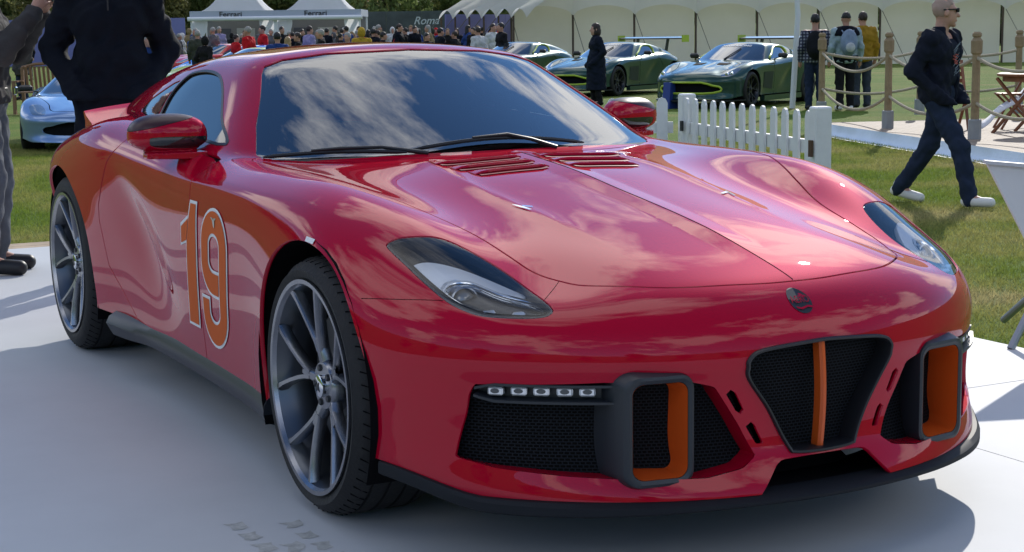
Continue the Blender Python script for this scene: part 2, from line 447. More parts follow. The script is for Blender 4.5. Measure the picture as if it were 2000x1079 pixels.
def car_surface(F, h, lo=(-.03, -1.1, .05), hi=(1.06, 3.6, 1.3)):
    G = lambda x, y, z: F(np.abs(x), y, z)
    P, Q = surfnet(G, lo, hi, h); P = newton(G, P); N = grad(G, P); N /= np.linalg.norm(N, axis=1)[:, None]+1e-9
    S = Surf(P, N, [tuple(q) for q in Q.tolist()])
    f = S.F[len(S.F)//2]; n = np.cross(P[f[1]]-P[f[0]], P[f[2]]-P[f[0]])
    if n@N[f[0]] < 0: S.F = [q[::-1] for q in S.F]
    S = S.clip(S.P[:, 0]); S.P[np.abs(S.P[:, 0]) < 1e-5, 0] = 0
    return S
# ---------------------------------------------------------------- shared paints
def paint(name, col, metal=.45, rough=.36, flake=True):
    m = mat(name, col, rough, metal, coat=1.0, coat_rough=.005, spec=0.0)
    t = m.node_tree; b = t.nodes['Principled BSDF']
    n = t.nodes.new('ShaderNodeTexNoise'); n.inputs['Scale'].default_value = 9; n.inputs['Detail'].default_value = 1.5
    tcn = t.nodes.new('ShaderNodeTexCoord'); t.links.new(tcn.outputs['Object'], n.inputs['Vector'])
    bu = t.nodes.new('ShaderNodeBump'); bu.inputs['Strength'].default_value = .008; bu.inputs['Distance'].default_value = .02
    t.links.new(n.outputs['Fac'], bu.inputs['Height']); t.links.new(bu.outputs[0], b.inputs['Coat Normal']); b.inputs['Coat IOR'].default_value = 1.4
    return m
RED = paint('crimson metallic paint', (.42, .0004, .020), .07, .45)
BLK = mat('satin black plastic', (.012, .013, .016), .42)
DKG = mat('dark gunmetal trim', (.020, .024, .031), .40, bump=.05, bscale=300)
VOID = mat('unlit cavity black', (.004, .004, .005), .9, spec=.1)
ORG = mat('orange enamel', (.62, .095, .012), .35, var=.05)
RUB = mat('tyre rubber', (.012, .012, .013), .72, bump=.15, bscale=90, var=.2, vscale=20)
ALU = mat('brushed grey alloy', (.30, .31, .335), .26, 1.0, var=.12, vscale=14)
CHR = mat('bright chrome', (.75, .77, .8), .1, 1.0)
SILV = mat('silver lamp bezel', (.85, .88, .92), .3, .2)
WGLASS = glass_mat('tinted windscreen glass', (.40, .46, .50), ior=2.5)
SGLASS = glass_mat('dark side glass', (.10, .12, .13), ior=1.7)
LGLASS = glass_mat('clear lamp glass', (.93, .95, .97), ior=1.33)
WHITE = mat('white vinyl', (.78, .79, .8), .6)
def mesh_grille_mat():
    m = bpy.data.materials.new('black honeycomb mesh'); m.use_nodes = True; t = m.node_tree; b = t.nodes['Principled BSDF']
    tcn = t.nodes.new('ShaderNodeTexCoord'); mpn = t.nodes.new('ShaderNodeMapping'); mpn.inputs['Rotation'].default_value = (R(90), 0, 0)
    t.links.new(tcn.outputs['Object'], mpn.inputs[0])
    br = t.nodes.new('ShaderNodeTexBrick'); br.inputs['Scale'].default_value = 1; br.inputs['Brick Width'].default_value = .0115; br.inputs['Row Height'].default_value = .0075; br.inputs['Mortar Size'].default_value = .0016; br.inputs['Mortar Smooth'].default_value = .3
    br.inputs['Color1'].default_value = (.002, .002, .002, 1); br.inputs['Color2'].default_value = (.002, .002, .002, 1); br.inputs['Mortar'].default_value = (.014, .016, .02, 1)
    t.links.new(mpn.outputs[0], br.inputs['Vector']); t.links.new(br.outputs['Color'], b.inputs['Base Color'])
    bu = t.nodes.new('ShaderNodeBump'); bu.inputs['Strength'].default_value = .6; bu.inputs['Distance'].default_value = .004; t.links.new(br.outputs['Fac'], bu.inputs['Height']); t.links.new(bu.outputs[0], b.inputs['Normal'])
    b.inputs['Roughness'].default_value = .7; b.inputs['Specular IOR Level'].default_value = .08
    return m
MESHM = mesh_grille_mat()
# ---------------------------------------------------------------- outlines on the half body (|x|, y, z)
HOOD = [(-.144,-.829),(0,-.842),(.144,-.829),(.329,-.779),(.467,-.67),(.511,-.591),(.539,-.507),(.55,-.406),(.572,-.217),(.633,-.029),(.69,.12),(.738,.26),(.762,.412),(.772,.6),(.765,.80),(.735,.955),(.60,.815),(.4,.672),(.2,.588),(0,.56),(-.2,.588)]
LAMP = [(0.809, -0.242, 0.738), (0.778, -0.238, 0.751), (0.744, -0.25, 0.755), (0.677, -0.28, 0.75), (0.636, -0.358, 0.724), (0.602, -0.485, 0.683), (0.591, -0.603, 0.648), (0.588, -0.677, 0.629), (0.593, -0.707, 0.618), (0.614, -0.713, 0.608), (0.659, -0.685, 0.604), (0.723, -0.624, 0.605), (0.755, -0.576, 0.614), (0.778, -0.516, 0.632), (0.793, -0.427, 0.665), (0.802, -0.344, 0.697), (0.809, -0.285, 0.72)]
BEZEL = [(0.796, -0.354, 0.695), (0.771, -0.345, 0.71), (0.734, -0.368, 0.712), (0.682, -0.433, 0.697), (0.631, -0.523, 0.669), (0.598, -0.611, 0.645), (0.652, -0.552, 0.657), (0.691, -0.479, 0.678), (0.732, -0.45, 0.68), (0.758, -0.453, 0.67), (0.773, -0.466, 0.658)]
INTAKE = [(.763,.449),(.772,.425),(.777,.374),(.790,.306),(.797,.268),(.732,.252),(.606,.241),(.457,.233),(.313,.231),(.223,.246),(.186,.271),(.224,.345),(.286,.442),(.34,.456),(.53,.461)]
GRILLE = [(-.03,.533),(.03,.533),(.144,.526),(.192,.517),(.211,.50),(.212,.485),(.206,.455),(.15,.375),(.10,.283),(.085,.270),(.03,.266),(-.03,.266)]
LOWER = [(-.05,.258),(.05,.258),(.118,.256),(.134,.25),(.205,.172),(.205,.1),(-.05,.1)]
DOOR = [(1.05,.868),(1.05,.78),(1.10,.20),(1.84,.20),(1.943,.28),(2.127,.411),(2.19,.58),(2.18,.64),(2.05,.806),(1.966,.86),(1.95,.912),(1.5,.893),(1.12,.876)]
SIDEWIN = [(1.16,.908),(1.36,.99),(1.549,1.075),(1.669,1.115),(1.773,1.132),(1.914,1.138),(2.047,1.129),(2.104,1.108),(2.14,1.052),(2.10,.99),(2.05,.955),(1.98,.945),(1.6,.925)]
QUARTER = [(2.135,1.10),(2.22,1.085),(2.42,1.02),(2.47,.985),(2.42,.972),(2.2,.962),(2.10,.962),(2.165,1.05)]
SCREEN = [(-.3,.889),(0,.893),(.3,.889),(.6,.872),(.70,.868),(.722,.885),(.665,.975),(.60,1.058),(.545,1.132),(.52,1.156),(.45,1.178),(.3,1.197),(0,1.207),(-.3,1.197)]
REARWIN = [(-.2,2.75),(.40,2.75),(.42,2.8),(.38,3.2),(.34,3.3),(-.2,3.3)]
SLOTS = [[(.264,.432),(.238,.432),(.209,.374),(.226,.368)],[(.213,.352),(.187,.350),(.160,.294),(.181,.296)]]
def field3(S, pts, depth=.12, n=6):
    p = catmull(pts, n); c = p.mean(0); U, s_, Vt = np.linalg.svd(p-c); e1, e2, nn = Vt
    q = S.P-c; d = sd_poly(np.c_[q@e1, q@e2], np.c_[(p-c)@e1, (p-c)@e2])
    return np.where(np.abs(q@nn) < depth, d, -np.abs(d)-.02)
def split(S, fd, gap):
    a = S.clip(fd(S)); b = S.clip(-fd(S))
    if gap: a = a.clip(fd(a)-gap); b = b.clip(-fd(b)-gap)
    return a, b
def green_mask(P): return (F_green(np.abs(P[:, 0]), P[:, 1], P[:, 2]) < F_body(np.abs(P[:, 0]), P[:, 1], P[:, 2])+.004)
f_hood = lambda S: field(S, HOOD, (0, 1), lambda P: (P[:, 2] > .6) & ~(green_mask(P) & (P[:, 2] > .9)), 5)
f_lamp = lambda S: field3(S, LAMP)
f_intake = lambda S: field(S, INTAKE, (0, 2), lambda P: P[:, 1] < -.3)
f_grille = lambda S: field(S, GRILLE, (0, 2), lambda P: P[:, 1] < -.3)
f_lower = lambda S: field(S, LOWER, (0, 2), lambda P: P[:, 1] < -.3)
f_door = lambda S: field(S, DOOR, (1, 2), lambda P: P[:, 0] > .6)
f_side = lambda S: field(S, SIDEWIN, (1, 2), lambda P: (P[:, 0] > .4), 4)
f_quart = lambda S: field(S, QUARTER, (1, 2), lambda P: (P[:, 0] > .35))
f_screen = lambda S: field(S, SCREEN, (0, 2), lambda P: (P[:, 1] < 1.7) & green_mask(P))
f_rear = lambda S: field(S, REARWIN, (0, 1), lambda P: green_mask(P))
AF, AR, ARAD = (.02, .333), (2.71, .352), .397
def f_arch(S):
    d = np.minimum(np.hypot(S.P[:, 1]-AF[0], S.P[:, 2]-AF[1])-ARAD, np.hypot(S.P[:, 1]-AR[0], S.P[:, 2]-AR[1])-ARAD-.006)
    return np.where(S.P[:, 0] > .5, d, np.abs(d)+.05)
def f_bottom(S):
    X, y, z = S.P.T
    zb = .185+.05*sstep(.75, .93, X); zb = np.where(y > -.1, .225, zb)
    return z-zb
def flat_cap(S, pos): return Surf(S.P+np.array(pos), S.N, S.F)
def edge_loop(S):
    E = dict(S.boundary()); loops = []
    while E:
        a, b = E.popitem(); L = [a]
        while b != L[0]:
            L.append(b)
            if b not in E: break
            b = E.pop(b)
        loops.append(L)
    return loops
# ---------------------------------------------------------------- wheel (outer face towards -x, centre at origin)
def wheel_parts(rt=.345, wt=.27, rr=.282):
    W = {}
    hw = wt/2
    prof = [(rr-.004, -hw+.014), (rr+.008, -hw+.004), (rr+.028, -hw-.002), (rt-.028, -hw+.006), (rt-.012, -hw+.02), (rt-.003, -hw+.04)]
    for k in range(4):
        a = -hw+.062+k*(wt-.124)/3.0
        prof += [(rt, a-.005), (rt-.007, a-.0035), (rt-.007, a+.0035), (rt, a+.005)]
    prof += [(rt-.003, hw-.04), (rt-.012, hw-.02), (rt-.03, hw-.006), (rr+.01, hw-.004), (rr-.004, hw-.01)]
    W['tyre'] = MB().lathe(prof, 96, 'x')
    # sipes over the shoulder
    sp = MB()
    for k in range(64):
        a = 2*math.pi*k/64; c, s_ = math.cos(a), math.sin(a)
        sp.bar((-hw+.018, (rt-.0135)*c, (rt-.0135)*s_), (-hw+.054, (rt-.0005)*math.cos(a+.05), (rt-.0005)*math.sin(a+.05)), .003, .0045, up=(0, c, s_))
    W['sipes'] = sp
    W['barrel'] = MB().lathe([(rr-.004, -hw+.012), (rr+.004, -hw+.004), (rr+.003, -hw-.001), (rr-.006, -hw+.0), (rr-.012, -hw+.012), (rr-.018, -hw+.03), (rr-.03, -hw+.06), (rr-.034, hw-.05), (rr-.012, hw-.02)], 96, 'x')
    W['lip'] = MB().lathe([(rr+.004, -hw+.0035), (rr+.0035, -hw-.0025), (rr-.008, -hw-.0015), (rr-.014, -hw+.010)], 96, 'x')
    sp = MB()
    def arm(pts, w):
        # pts: (r, ang, depth) ; section: ridge on top
        V = []; F = []; n = len(pts)
        for i, (r, a, dx) in enumerate(pts):
            y, z = r*math.cos(a), r*math.sin(a)
            if i == 0: q = pts[1]
            else: q = pts[i-1]
            y2, z2 = q[0]*math.cos(q[1]), q[0]*math.sin(q[1])
            t = np.array([y-y2, z-z2])*(1 if i else -1); t /= np.linalg.norm(t)+1e-9
            nrm = np.array([-t[1], t[0]]); ww = w[i]/2
            for o_, xx in ((-1, .026), (-1, .008), (-.55, -.002), (.55, -.002), (1, .008), (1, .026)):
                V.append((dx+xx, y+nrm[0]*ww*o_, z+nrm[1]*ww*o_))
        for i in range(n-1):
            for k in range(5): F.append((i*6+k, i*6+k+1, i*6+7+k, i*6+6+k))
        sp.add(V, F)
    x0 = -hw+.008
    for k in range(5):
        a0 = R(8.5)+2*math.pi*k/5
        arm([(.03, a0, x0+.042), (.07, a0, x0+.036), (.105, a0, x0+.030), (.128, a0, x0+.027)], [.046, .038, .034, .020])
        for s_ in (-1, 1):
            arm([(.092, a0+s_*.075, x0+.0315), (.118, a0+s_*.105, x0+.028), (.150, a0+s_*.165, x0+.022), (.195, a0+s_*.235, x0+.014), (.24, a0+s_*.29, x0+.007), (rr-.012, a0+s_*.325, x0+.002)], [.016, .020, .019, .018, .019, .027])
    sp.lathe([(.0, x0+.03), (.062, x0+.034), (.070, x0+.044), (.07, x0+.09)], 40, 'x')
    W['spokes'] = sp
    W['cap'] = MB().lathe([(0, x0+.019), (.026, x0+.0195), (.030, x0+.022), (.031, x0+.034)], 32, 'x')
    cl = MB()
    cl.prism([(-.010, .012), (.002, .004), (.014, .016), (.006, 0), (.012, -.016), (0, -.005), (-.013, -.014), (-.006, 0)], x0+.0188, x0+.0172, 'x')
    W['mark'] = cl
    bo = []
    for k in range(5):
        a = math.pi/2+2*math.pi*(k+.5)/5+math.radians(18); bo.append(MB().lathe([(0, x0+.028), (.0085, x0+.028), (.0105, x0+.034), (.0105, x0+.05)], 12, 'x', c=(0, .048*math.cos(a), .048*math.sin(a))))
    W['bolts'] = bo
    W['disc'] = MB().lathe([(.06, -.015), (.06, -.045), (.09, -.05), (.092, -.035), (.19, -.035), (.19, -.003), (.09, -.003)], 64, 'x')
    cal = MB()
    V = []
    for i in range(9):
        a = R(-35+70*i/8)
        for (r, x) in ((.125, -.062), (.205, -.062), (.212, -.05), (.212, .02), (.125, .02)): V.append((x, -r*math.cos(a), r*math.sin(a)))
    F = [(i*5+k, i*5+(k+1) % 5, i*5+5+(k+1) % 5, i*5+5+k) for i in range(8) for k in range(5)]+[(0,1,2,3,4)[::-1], (40,41,42,43,44)]
    cal.add(V, F); W['caliper'] = cal
    return W
WHEEL_CACHE = {}
def add_wheel(car, c, side, rt, wt, rr, rim_mat=None, tag_=''):
    key = (rt, wt, rr, side, id(rim_mat))
    if key not in WHEEL_CACHE:
        W = wheel_parts(rt, wt, rr)
        if side > 0: W = {k: (v.mirror_x() if not isinstance(v, list) else [b_.mirror_x() for b_ in v]) for k, v in W.items()}
        rm = rim_mat or ALU
        WHEEL_CACHE[key] = {'tyre': W['tyre'].mesh('tyre', RUB, True, 50), 'tread_sipes': W['sipes'].mesh('tread_sipes', VOID), 'rim': W['barrel'].mesh('rim', mat('dark barrel alloy', (.13, .14, .155), .3, .9) if rim_mat is None else rm, True, 50), 'rim_lip': W['lip'].mesh('rim_lip', rm, True, 50), 'spokes': W['spokes'].mesh('spokes', rm, True, 40),
            'wheel_bolt': [b_.mesh('wheel_bolt', BLK, True, 40) for b_ in W['bolts']], 'hub_cap': W['cap'].mesh('hub_cap', CHR if rim_mat is None else BLK, True, 40), 'wheel_emblem': W['mark'].mesh('wheel_emblem', BLK), 
            'brake_disc': W['disc'].mesh('brake_disc', mat('brake iron', (.12, .12, .125), .4, .8), True, 40), 'brake_caliper': W['caliper'].mesh('brake_caliper', BLK, True, 40)}
    M = WHEEL_CACHE[key]
    w = empty('wheel', c); w.parent = car
    ty = link('tyre', M['tyre'], w)
    for k in ('tread_sipes', 'rim', 'rim_lip', 'spokes', 'hub_cap', 'wheel_emblem', 'brake_disc', 'brake_caliper'):
        if rim_mat is not None and k in ('tread_sipes', 'wheel_emblem'): continue
        link(k, M[k], w)
    if rim_mat is None:
        for b_ in M['wheel_bolt']: link('wheel_bolt', b_, w)
    return w
# ---------------------------------------------------------------- the red car
SURF = car_surface(F_all, .0135)
def on_body(P, it=4):
    P = np.array(P, float); G = lambda x, y, z: F_all(np.abs(x), y, z)
    return newton(G, P, it)
def cast_x(yz, s=-1, off=.002):
    """drop (y,z) points sideways onto the flank"""
    yz = np.asarray(yz, float); a = np.full(len(yz), 1.05); b = np.full(len(yz), .5)
    for _ in range(26):
        m = (a+b)/2; v = F_all(m, yz[:, 0], yz[:, 1]) < 0; b = np.where(v, m, b); a = np.where(v, a, m)
    P = np.c_[b, yz]; N = grad(lambda x, y, z: F_all(x, y, z), P); N /= np.linalg.norm(N, axis=1)[:, None]
    P = P+N*off; P[:, 0] *= s; return P
def cast_z(xy, off=.002):
    xy = np.asarray(xy, float); a = np.full(len(xy), 1.3); b = np.full(len(xy), .2)
    for _ in range(26):
        m = (a+b)/2; v = F_body(np.abs(xy[:, 0]), xy[:, 1], m) < 0; b = np.where(v, m, b); a = np.where(v, a, m)
    P = np.c_[xy, b]; N = grad(lambda x, y, z: F_body(np.abs(x), y, z), P); N /= np.linalg.norm(N, axis=1)[:, None]
    return P+N*off
def cast_y(xz, off=.002):
    xz = np.asarray(xz, float); a = np.full(len(xz), -1.3); b = np.full(len(xz), .2)
    for _ in range(26):
        m = (a+b)/2; v = F_body(np.abs(xz[:, 0]), m, xz[:, 1]) < 0; b = np.where(v, m, b); a = np.where(v, a, m)
    P = np.c_[xz[:, 0], b, xz[:, 1]]; N = grad(lambda x, y, z: F_body(np.abs(x), y, z), P); N /= np.linalg.norm(N, axis=1)[:, None]
    return P+N*off, N
def stroke(path, w, n_end=0):
    P = np.asarray(path, float); T = np.gradient(P, axis=0); T /= np.linalg.norm(T, axis=1)[:, None]+1e-9; Nn = np.c_[-T[:, 1], T[:, 0]]
    ww = np.asarray(w)[:, None]/2 if hasattr(w, '__len__') else w/2
    V = np.vstack([P+Nn*ww, P-Nn*ww]); n = len(P); F = [(i, i+1, n+i+1, n+i) for i in range(n-1)]
    return V, F
def build_red_car():
    car = empty('sports_car', label='crimson red coupe with orange 19 on its door, standing on the white platform', cat='car')
    S = SURF.clip(f_bottom(SURF)); S = S.clip(f_arch(S))
    shell = S
    grille, S = split(S, f_grille, 0)
    intake, S = split(S, f_intake, 0)
    lower, S = split(S, f_lower, 0)
    slots = []
    for q in SLOTS:
        fs = lambda s_, q=q: field(s_, q, (0, 2), lambda P: P[:, 1] < -.3)
        a, S = split(S, fs, 0); slots.append(a)
    screen, S = split(S, f_screen, .0)
    sidew, S = split(S, f_side, 0); quart, S = split(S, f_quart, 0); rearw, S = split(S, f_rear, 0)
    lamp, S = split(S, f_lamp, .0012)
    hood, S = split(S, f_hood, .003)
    door, S = split(S, f_door, .0034)
    inner = SURF.clip(f_bottom(SURF)-.01); inner = inner.clip(f_arch(inner)-.01)
    for fd in (f_grille, f_intake, f_lower, f_screen, f_side, f_quart, f_rear, f_lamp): inner = inner.clip(-fd(inner)-.004)
    for q in SLOTS: inner = inner.clip(-field(inner, q, (0, 2), lambda P: P[:, 1] < -.3)-.003)
    inner.offset(-.013).both().build('inner_shell', VOID, car)
    body = S.flange(.012); body.both().build('body_shell', RED, car)
    hd = hood.flange(.010).both().build('hood', RED, car)
    for m in (0, 1):
        d = door.flange(.010); d = d if m else d.mirrored(); d.build('door', RED, car)
    # glass
    g = screen.offset(-.004).both().build('windshield', WGLASS, car)
    bord = screen.clip(.022-f_screen(screen)); bord = bord.offset(-.0065)
    bord.both().build('windshield_border', BLK, g)
    for m in (0, 1):
        w = (sidew.offset(-.006)); w = w if m else w.mirrored(); wo_ = w.build('side_window', SGLASS, car)
        fr = sidew.clip(.008-f_side(sidew)).offset(.002).flange(.006); fr = fr if m else fr.mirrored(); fr.build('window_frame', BLK, wo_)
        q = quart.offset(-.003); q = q if m else q.mirrored(); q.build('quarter_window', mat('gloss black glass', (.01, .011, .013), .04, spec=.8), car)
    rearw.offset(-.003).both().build('rear_window', MATS['gloss black glass'], car)
    # openings: folded red edges already; mesh set back
    for m in (0, 1):
        a = flat_cap(intake, (0, .06, 0)); a = a if m else a.mirrored(); a.build('intake_mesh', MESHM, car)
        # tunnel walls
        w = Surf(intake.P, intake.N, []); E = intake.boundary(); P = []; N = []; F = []
        for e in E:
            p, q = intake.P[e[0]], intake.P[e[1]]; i = len(P); o = np.cross(q-p, [0, 1, 0]); o = -o/(np.linalg.norm(o)+1e-9)
            P += [p+[0, .004, 0], q+[0, .004, 0], q+[0, .07, 0], p+[0, .07, 0]]; N += [o]*4; F.append((i, i+1, i+2, i+3))
        w = Surf(np.array(P), np.array(N), F); w = w if m else w.mirrored(); mobj('intake_tunnel', w.P, w.F, RED, car, smooth=False)
    fm = flat_cap(grille, (0, .045, 0)).both().build('grille_mesh', MESHM, car)
    lm = flat_cap(lower, (0, .16, 0)).both().build('lower_opening', VOID, car)
    for a in slots:
        for m in (0, 1): b = flat_cap(a, (0, .03, 0)); b = b if m else b.mirrored(); b.build('vent_slot', MESHM, car)
    # grille surround + orange bar
    gl = catmull([(-x, z) for x, z in GRILLE if x > 0][::-1]+[(x, z) for x, z in GRILLE if x > 0], 5)
    P, N = cast_y(gl, .0)
    gs = MB(); n = len(P); V = []; F = []
    c2 = gl.mean(0)
    for i in range(n):
        t = gl[(i+1) % n]-gl[i-1]; t = t/np.linalg.norm(t); o = np.array([-t[1], t[0]]); o = o if o@(gl[i]-c2) > 0 else -o
        for oo, yy in ((.003, .012), (.003, -.006), (.001, -.009), (-.004, -.008), (-.007, -.001), (-.007, .045)):
            V.append((P[i][0]+o[0]*oo, P[i][1]+yy, P[i][2]+o[1]*oo))
    for i in range(n):
        j = (i+1) % n
        for k in range(5): F.append((i*6+k, j*6+k, j*6+k+1, i*6+k+1))
    mobj('grille_surround', V, F, BLK, car, smooth=True, angle=50)
    zs = np.linspace(.527, .272, 14); pb = [(.0, float(-.970-.010*math.sin(math.pi*(z-.27)/.26)), float(z)) for z in zs]
    ob = MB(); V = []; F = []
    for (x, y, z) in pb:
        V += [(x-.009, y+.045, z), (x-.009, y+.022, z), (x-.004, y+.016, z), (x+.004, y+.016, z), (x+.009, y+.022, z), (x+.009, y+.045, z)]
    for i in range(len(pb)-1):
        for k in range(5): F.append((i*6+k, i*6+k+1, i*6+7+k, i*6+6+k))
    F += [tuple(range(6))[::-1], tuple(len(V)-6+k for k in range(6))]
    mobj('grille_bar', V, F, ORG, car, smooth=True, angle=30)
    # headlights
    for m in (0, 1):
        mir = (lambda s_: s_) if m else (lambda s_: s_.mirrored())
        h = empty('headlight'); h.parent = car
        mir(lamp.offset(-.002)).build('lens', LGLASS, h)
        hs = lamp.offset(-.035); mir(hs).build('lamp_housing', mat('lamp housing', (.012, .016, .024), .25), h)
        rim_ = lamp.clip(.006-f_lamp(lamp)).offset(-.004); mir(rim_).build('lamp_rim', mat('lamp rim', (.16, .18, .2), .25, .6), h)
        wl = lamp.clip(.016-f_lamp(lamp)).flange(.035).offset(-.005); mir(wl).build('lamp_wall', MATS['lamp housing'], h)
        bz = lamp.clip(field3(lamp, BEZEL)).offset(-.014).flange(.018); mir(bz).build('lamp_bezel', SILV, h)
        hx = lamp.clip(field3(lamp, [(.771,-.481,.662),(.735,-.462,.679),(.693,-.483,.676),(.654,-.554,.656),(.603,-.627,.64),(.596,-.692,.619),(.652,-.671,.608),(.717,-.613,.612),(.752,-.56,.627)])); hx2 = hx.clip(.007-field3(hx, [(.771,-.481,.662),(.735,-.462,.679),(.693,-.483,.676),(.654,-.554,.656),(.603,-.627,.64),(.596,-.692,.619),(.652,-.671,.608),(.717,-.613,.612),(.752,-.56,.627)])).offset(-.012).flange(.02)
        mir(hx2).build('projector_surround', CHR, h)
        pc = np.array([.716, -.492, .622]); ax = np.array([.25, -.95, .12]); ax /= np.linalg.norm(ax)
        def ringm(prof, nn=28):
            u_ = np.cross(ax, [0, 0, 1.]); u_ /= np.linalg.norm(u_); v_ = np.cross(u_, ax); V = []; F = []
            for i in range(nn):
                a = 2*math.pi*i/nn
                for r_, hh in prof: V.append(pc+ax*hh+(u_*math.cos(a)+v_*math.sin(a))*r_)
            k_ = len(prof)
            for i in range(nn):
                j = (i+1) % nn
                for k in range(k_-1): F.append((i*k_+k, j*k_+k, j*k_+k+1, i*k_+k+1))
            V = np.array(V); V[:, 0] *= (1 if m else -1); return V, F
        mobj('projector_ring', *ringm([(.034, -.03), (.034, .006), (.030, .008), (.027, .0)]), mat('projector ring', (.3, .32, .35), .25, .9), h, angle=40)
        mobj('projector_lens', *ringm([(.027, -.006), (.023, .002), (.014, .007), (.006, .009), (0.0001, .0095)]), mat('projector glass', (.10, .12, .14), .05, spec=1, coat=1), h)
        for (lx, ly, lz) in ((.706, -.612, .606), (.652, -.66, .604)):
            lb = MB().box((lx if m else -lx, ly+.012, lz-.002), (.034, .02, .018), bev=.006); lb.build('marker_lamp', mat('clear marker', (.8, .82, .85), .08, .3, coat=1), h)
    # nostril rings with orange lining
    for sx in (-1, 1):
        rg = empty('intake_ring'); rg.parent = car
        def rrect(x0, x1, z0, z1, r_, nn=6):
            o = []
            for cx, cz, a0 in ((x1-r_, z1-r_, 0), (x0+r_, z1-r_, 90), (x0+r_, z0+r_, 180), (x1-r_, z0+r_, 270)):
                for k in range(nn+1): a = R(a0+90*k/nn); o.append((cx+r_*math.cos(a), cz+r_*math.sin(a)))
            return o
        lo = [(rrect(.340, .520, .200, .505, .05), -.78), (rrect(.338, .515, .205, .495, .045), -.84), (rrect(.336, .508, .216, .480, .036), -.905), (rrect(.338, .504, .219, .477, .034), -.913), (rrect(.344, .496, .226, .470, .030), -.915), (rrect(.352, .488, .235, .461, .026), -.910)]
        li = [(rrect(.353, .487, .236, .460, .026), -.9095), (rrect(.355, .484, .240, .456, .026), -.87), (rrect(.362, .476, .25, .446, .026), -.80)]
        for nm, L, mt in (('ring_frame', lo, DKG), ('ring_lining', li, ORG)):
            V = []; F = []
            for lp, y in L:
                # outer edge sweeps back with the bumper
                V += [(sx*x, y+.35*max(0, x-.42), z) for x, z in lp]
            nn = len(L[0][0])
            for i in range(len(L)-1):
                for k in range(nn): F.append((i*nn+k, i*nn+(k+1) % nn, (i+1)*nn+(k+1) % nn, (i+1)*nn+k))
            mobj(nm, V, F, mt, rg, smooth=True, angle=40)
        # lamp strip
        st = empty('daytime_lamp_strip'); st.parent = car
        xs = np.linspace(.762, .50, 24); V = []; F = []
        pc_, nn_ = cast_y(np.c_[xs, np.full(24, .432)], 0)
        for i, (p, n_) in enumerate(zip(pc_, nn_)):
            hgt = .022*min(1, (i/4.0+.25)**.5); nh = n_*[1, 1, 0]; nh /= np.linalg.norm(nh)
            for dz, dn in ((hgt, -.05), (hgt, .004), (hgt-.006, .004), (hgt-.008, -.03), (-hgt+.008, -.03), (-hgt+.006, .010), (-hgt, .010), (-hgt, -.05)):
                q = p+nh*dn; V.append((sx*q[0], q[1], .432+dz))
        for i in range(23):
            for k in range(7): F.append((i*8+k, i*8+k+1, i*8+9+k, i*8+8+k))
        F.append(tuple(range(8)))
        mobj('strip_housing', V, F, DKG, st, smooth=True, angle=30)
        for (lx, ly, lz) in ((.729,-.653,.435),(.688,-.694,.437),(.647,-.73,.438),(.603,-.763,.438),(.559,-.793,.438)):
            p, n_ = cast_y([(lx, lz)], 0); p = p[0]; n_ = n_[0]*[1, 1, 0]; n_ /= np.linalg.norm(n_); p = p-n_*.012
            rot = Matrix(((-n_[1]*sx, 0, 0), (n_[0], 0, 0), (0, 0, 1)));
            ang = math.atan2(n_[0]*sx, -n_[1])
            lb = MB().box((sx*p[0], p[1], p[2]-.001), (.038, .02, .021), Matrix.Rotation(ang, 3, 'Z'), bev=.004); l_ = lb.build('led_lamp', mat('clear led block', (.75, .77, .8), .15, .4, coat=1), st)
            V = [(sx*(p[0]+n_[0]*.0105), p[1]+n_[1]*.0105, p[2])]
            e_ = MB(); t_ = np.array([-n_[1], n_[0], 0]);
            el = [tuple((p+n_*.0108+t_*.011*math.cos(a)+np.array([0, 0, .006*math.sin(a)]))*[sx, 1, 1]) for a in np.linspace(0, 2*math.pi, 14)[:-1]]
            e_.add(el, [tuple(range(13))]); e_.build('led_chip', mat('led chip', (.08, .085, .09), .3), l_)
        # parking sensor in the mesh
        p, n_ = cast_y([(.60, .335)], -.07); p = p[0]+np.array([0, .0, 0])
        MB().lathe([(0, -.02), (.012, -.018), (.016, -.010), (.016, .01)], 20, 'y', c=(sx*p[0], p[1]+.02, p[2])).build('parking_sensor', BLK, car, True)
    # splitter
    V = []; F = []; NS = 61
    for i in range(NS):
        th = math.pi*(i/(NS-1))*.80+math.pi*.10; c, s_ = math.cos(th), math.sin(th)
        X = abs(c)**(2/2.12)*.95*(1 if c > 0 else -1); y = -.1-abs(s_)**(2/2.12)*.895
        ax_ = abs(X); zt = .186+.05*float(sstep(.75, .93, ax_)); tk = .005+.015*float(sstep(.15, .8, ax_)); po = .006+.012*(1-float(sstep(.5, .95, ax_)))
        nx, ny = c, -s_
        for dn, z in ((-.05, zt+.002), (.004, zt-.003), (po, zt-.012), (po, zt-.012-tk), (po-.012, zt-.020-tk), (-.25, zt-.022-tk)): V.append((X+nx*dn, y+ny*dn, z))
    for i in range(NS-1):
        for k in range(5): F.append((i*6+k, i*6+k+1, i*6+7+k, i*6+6+k))
    mobj('front_splitter', V, F, mat('matt splitter', (.012, .014, .018), .6, spec=.2), car, smooth=True, angle=30)
    # sills
    for sx in (-1, 1):
        ys = np.linspace(.40, 2.12, 40); V = []; F = []
        for y in ys:
            xb = float(SG(np.array([y]), np.array([.235]))[0]); k = float(sstep(1.7, 2.05, y)); o = .012+.03*k; zt = .232+.012*k; zb = .15-.01*k
            for xx, z in ((xb-.05, zt+.01), (xb-.004, zt), (xb+o*.7, zt-.02), (xb+o, zt-.045), (xb+o*.4, zb+.012), (xb-.03, zb), (xb-.25, zb)): V.append((sx*xx, y, z))
        for i in range(len(ys)-1):
            for k in range(6): F.append((i*7+k, i*7+k+1, i*7+8+k, i*7+7+k))
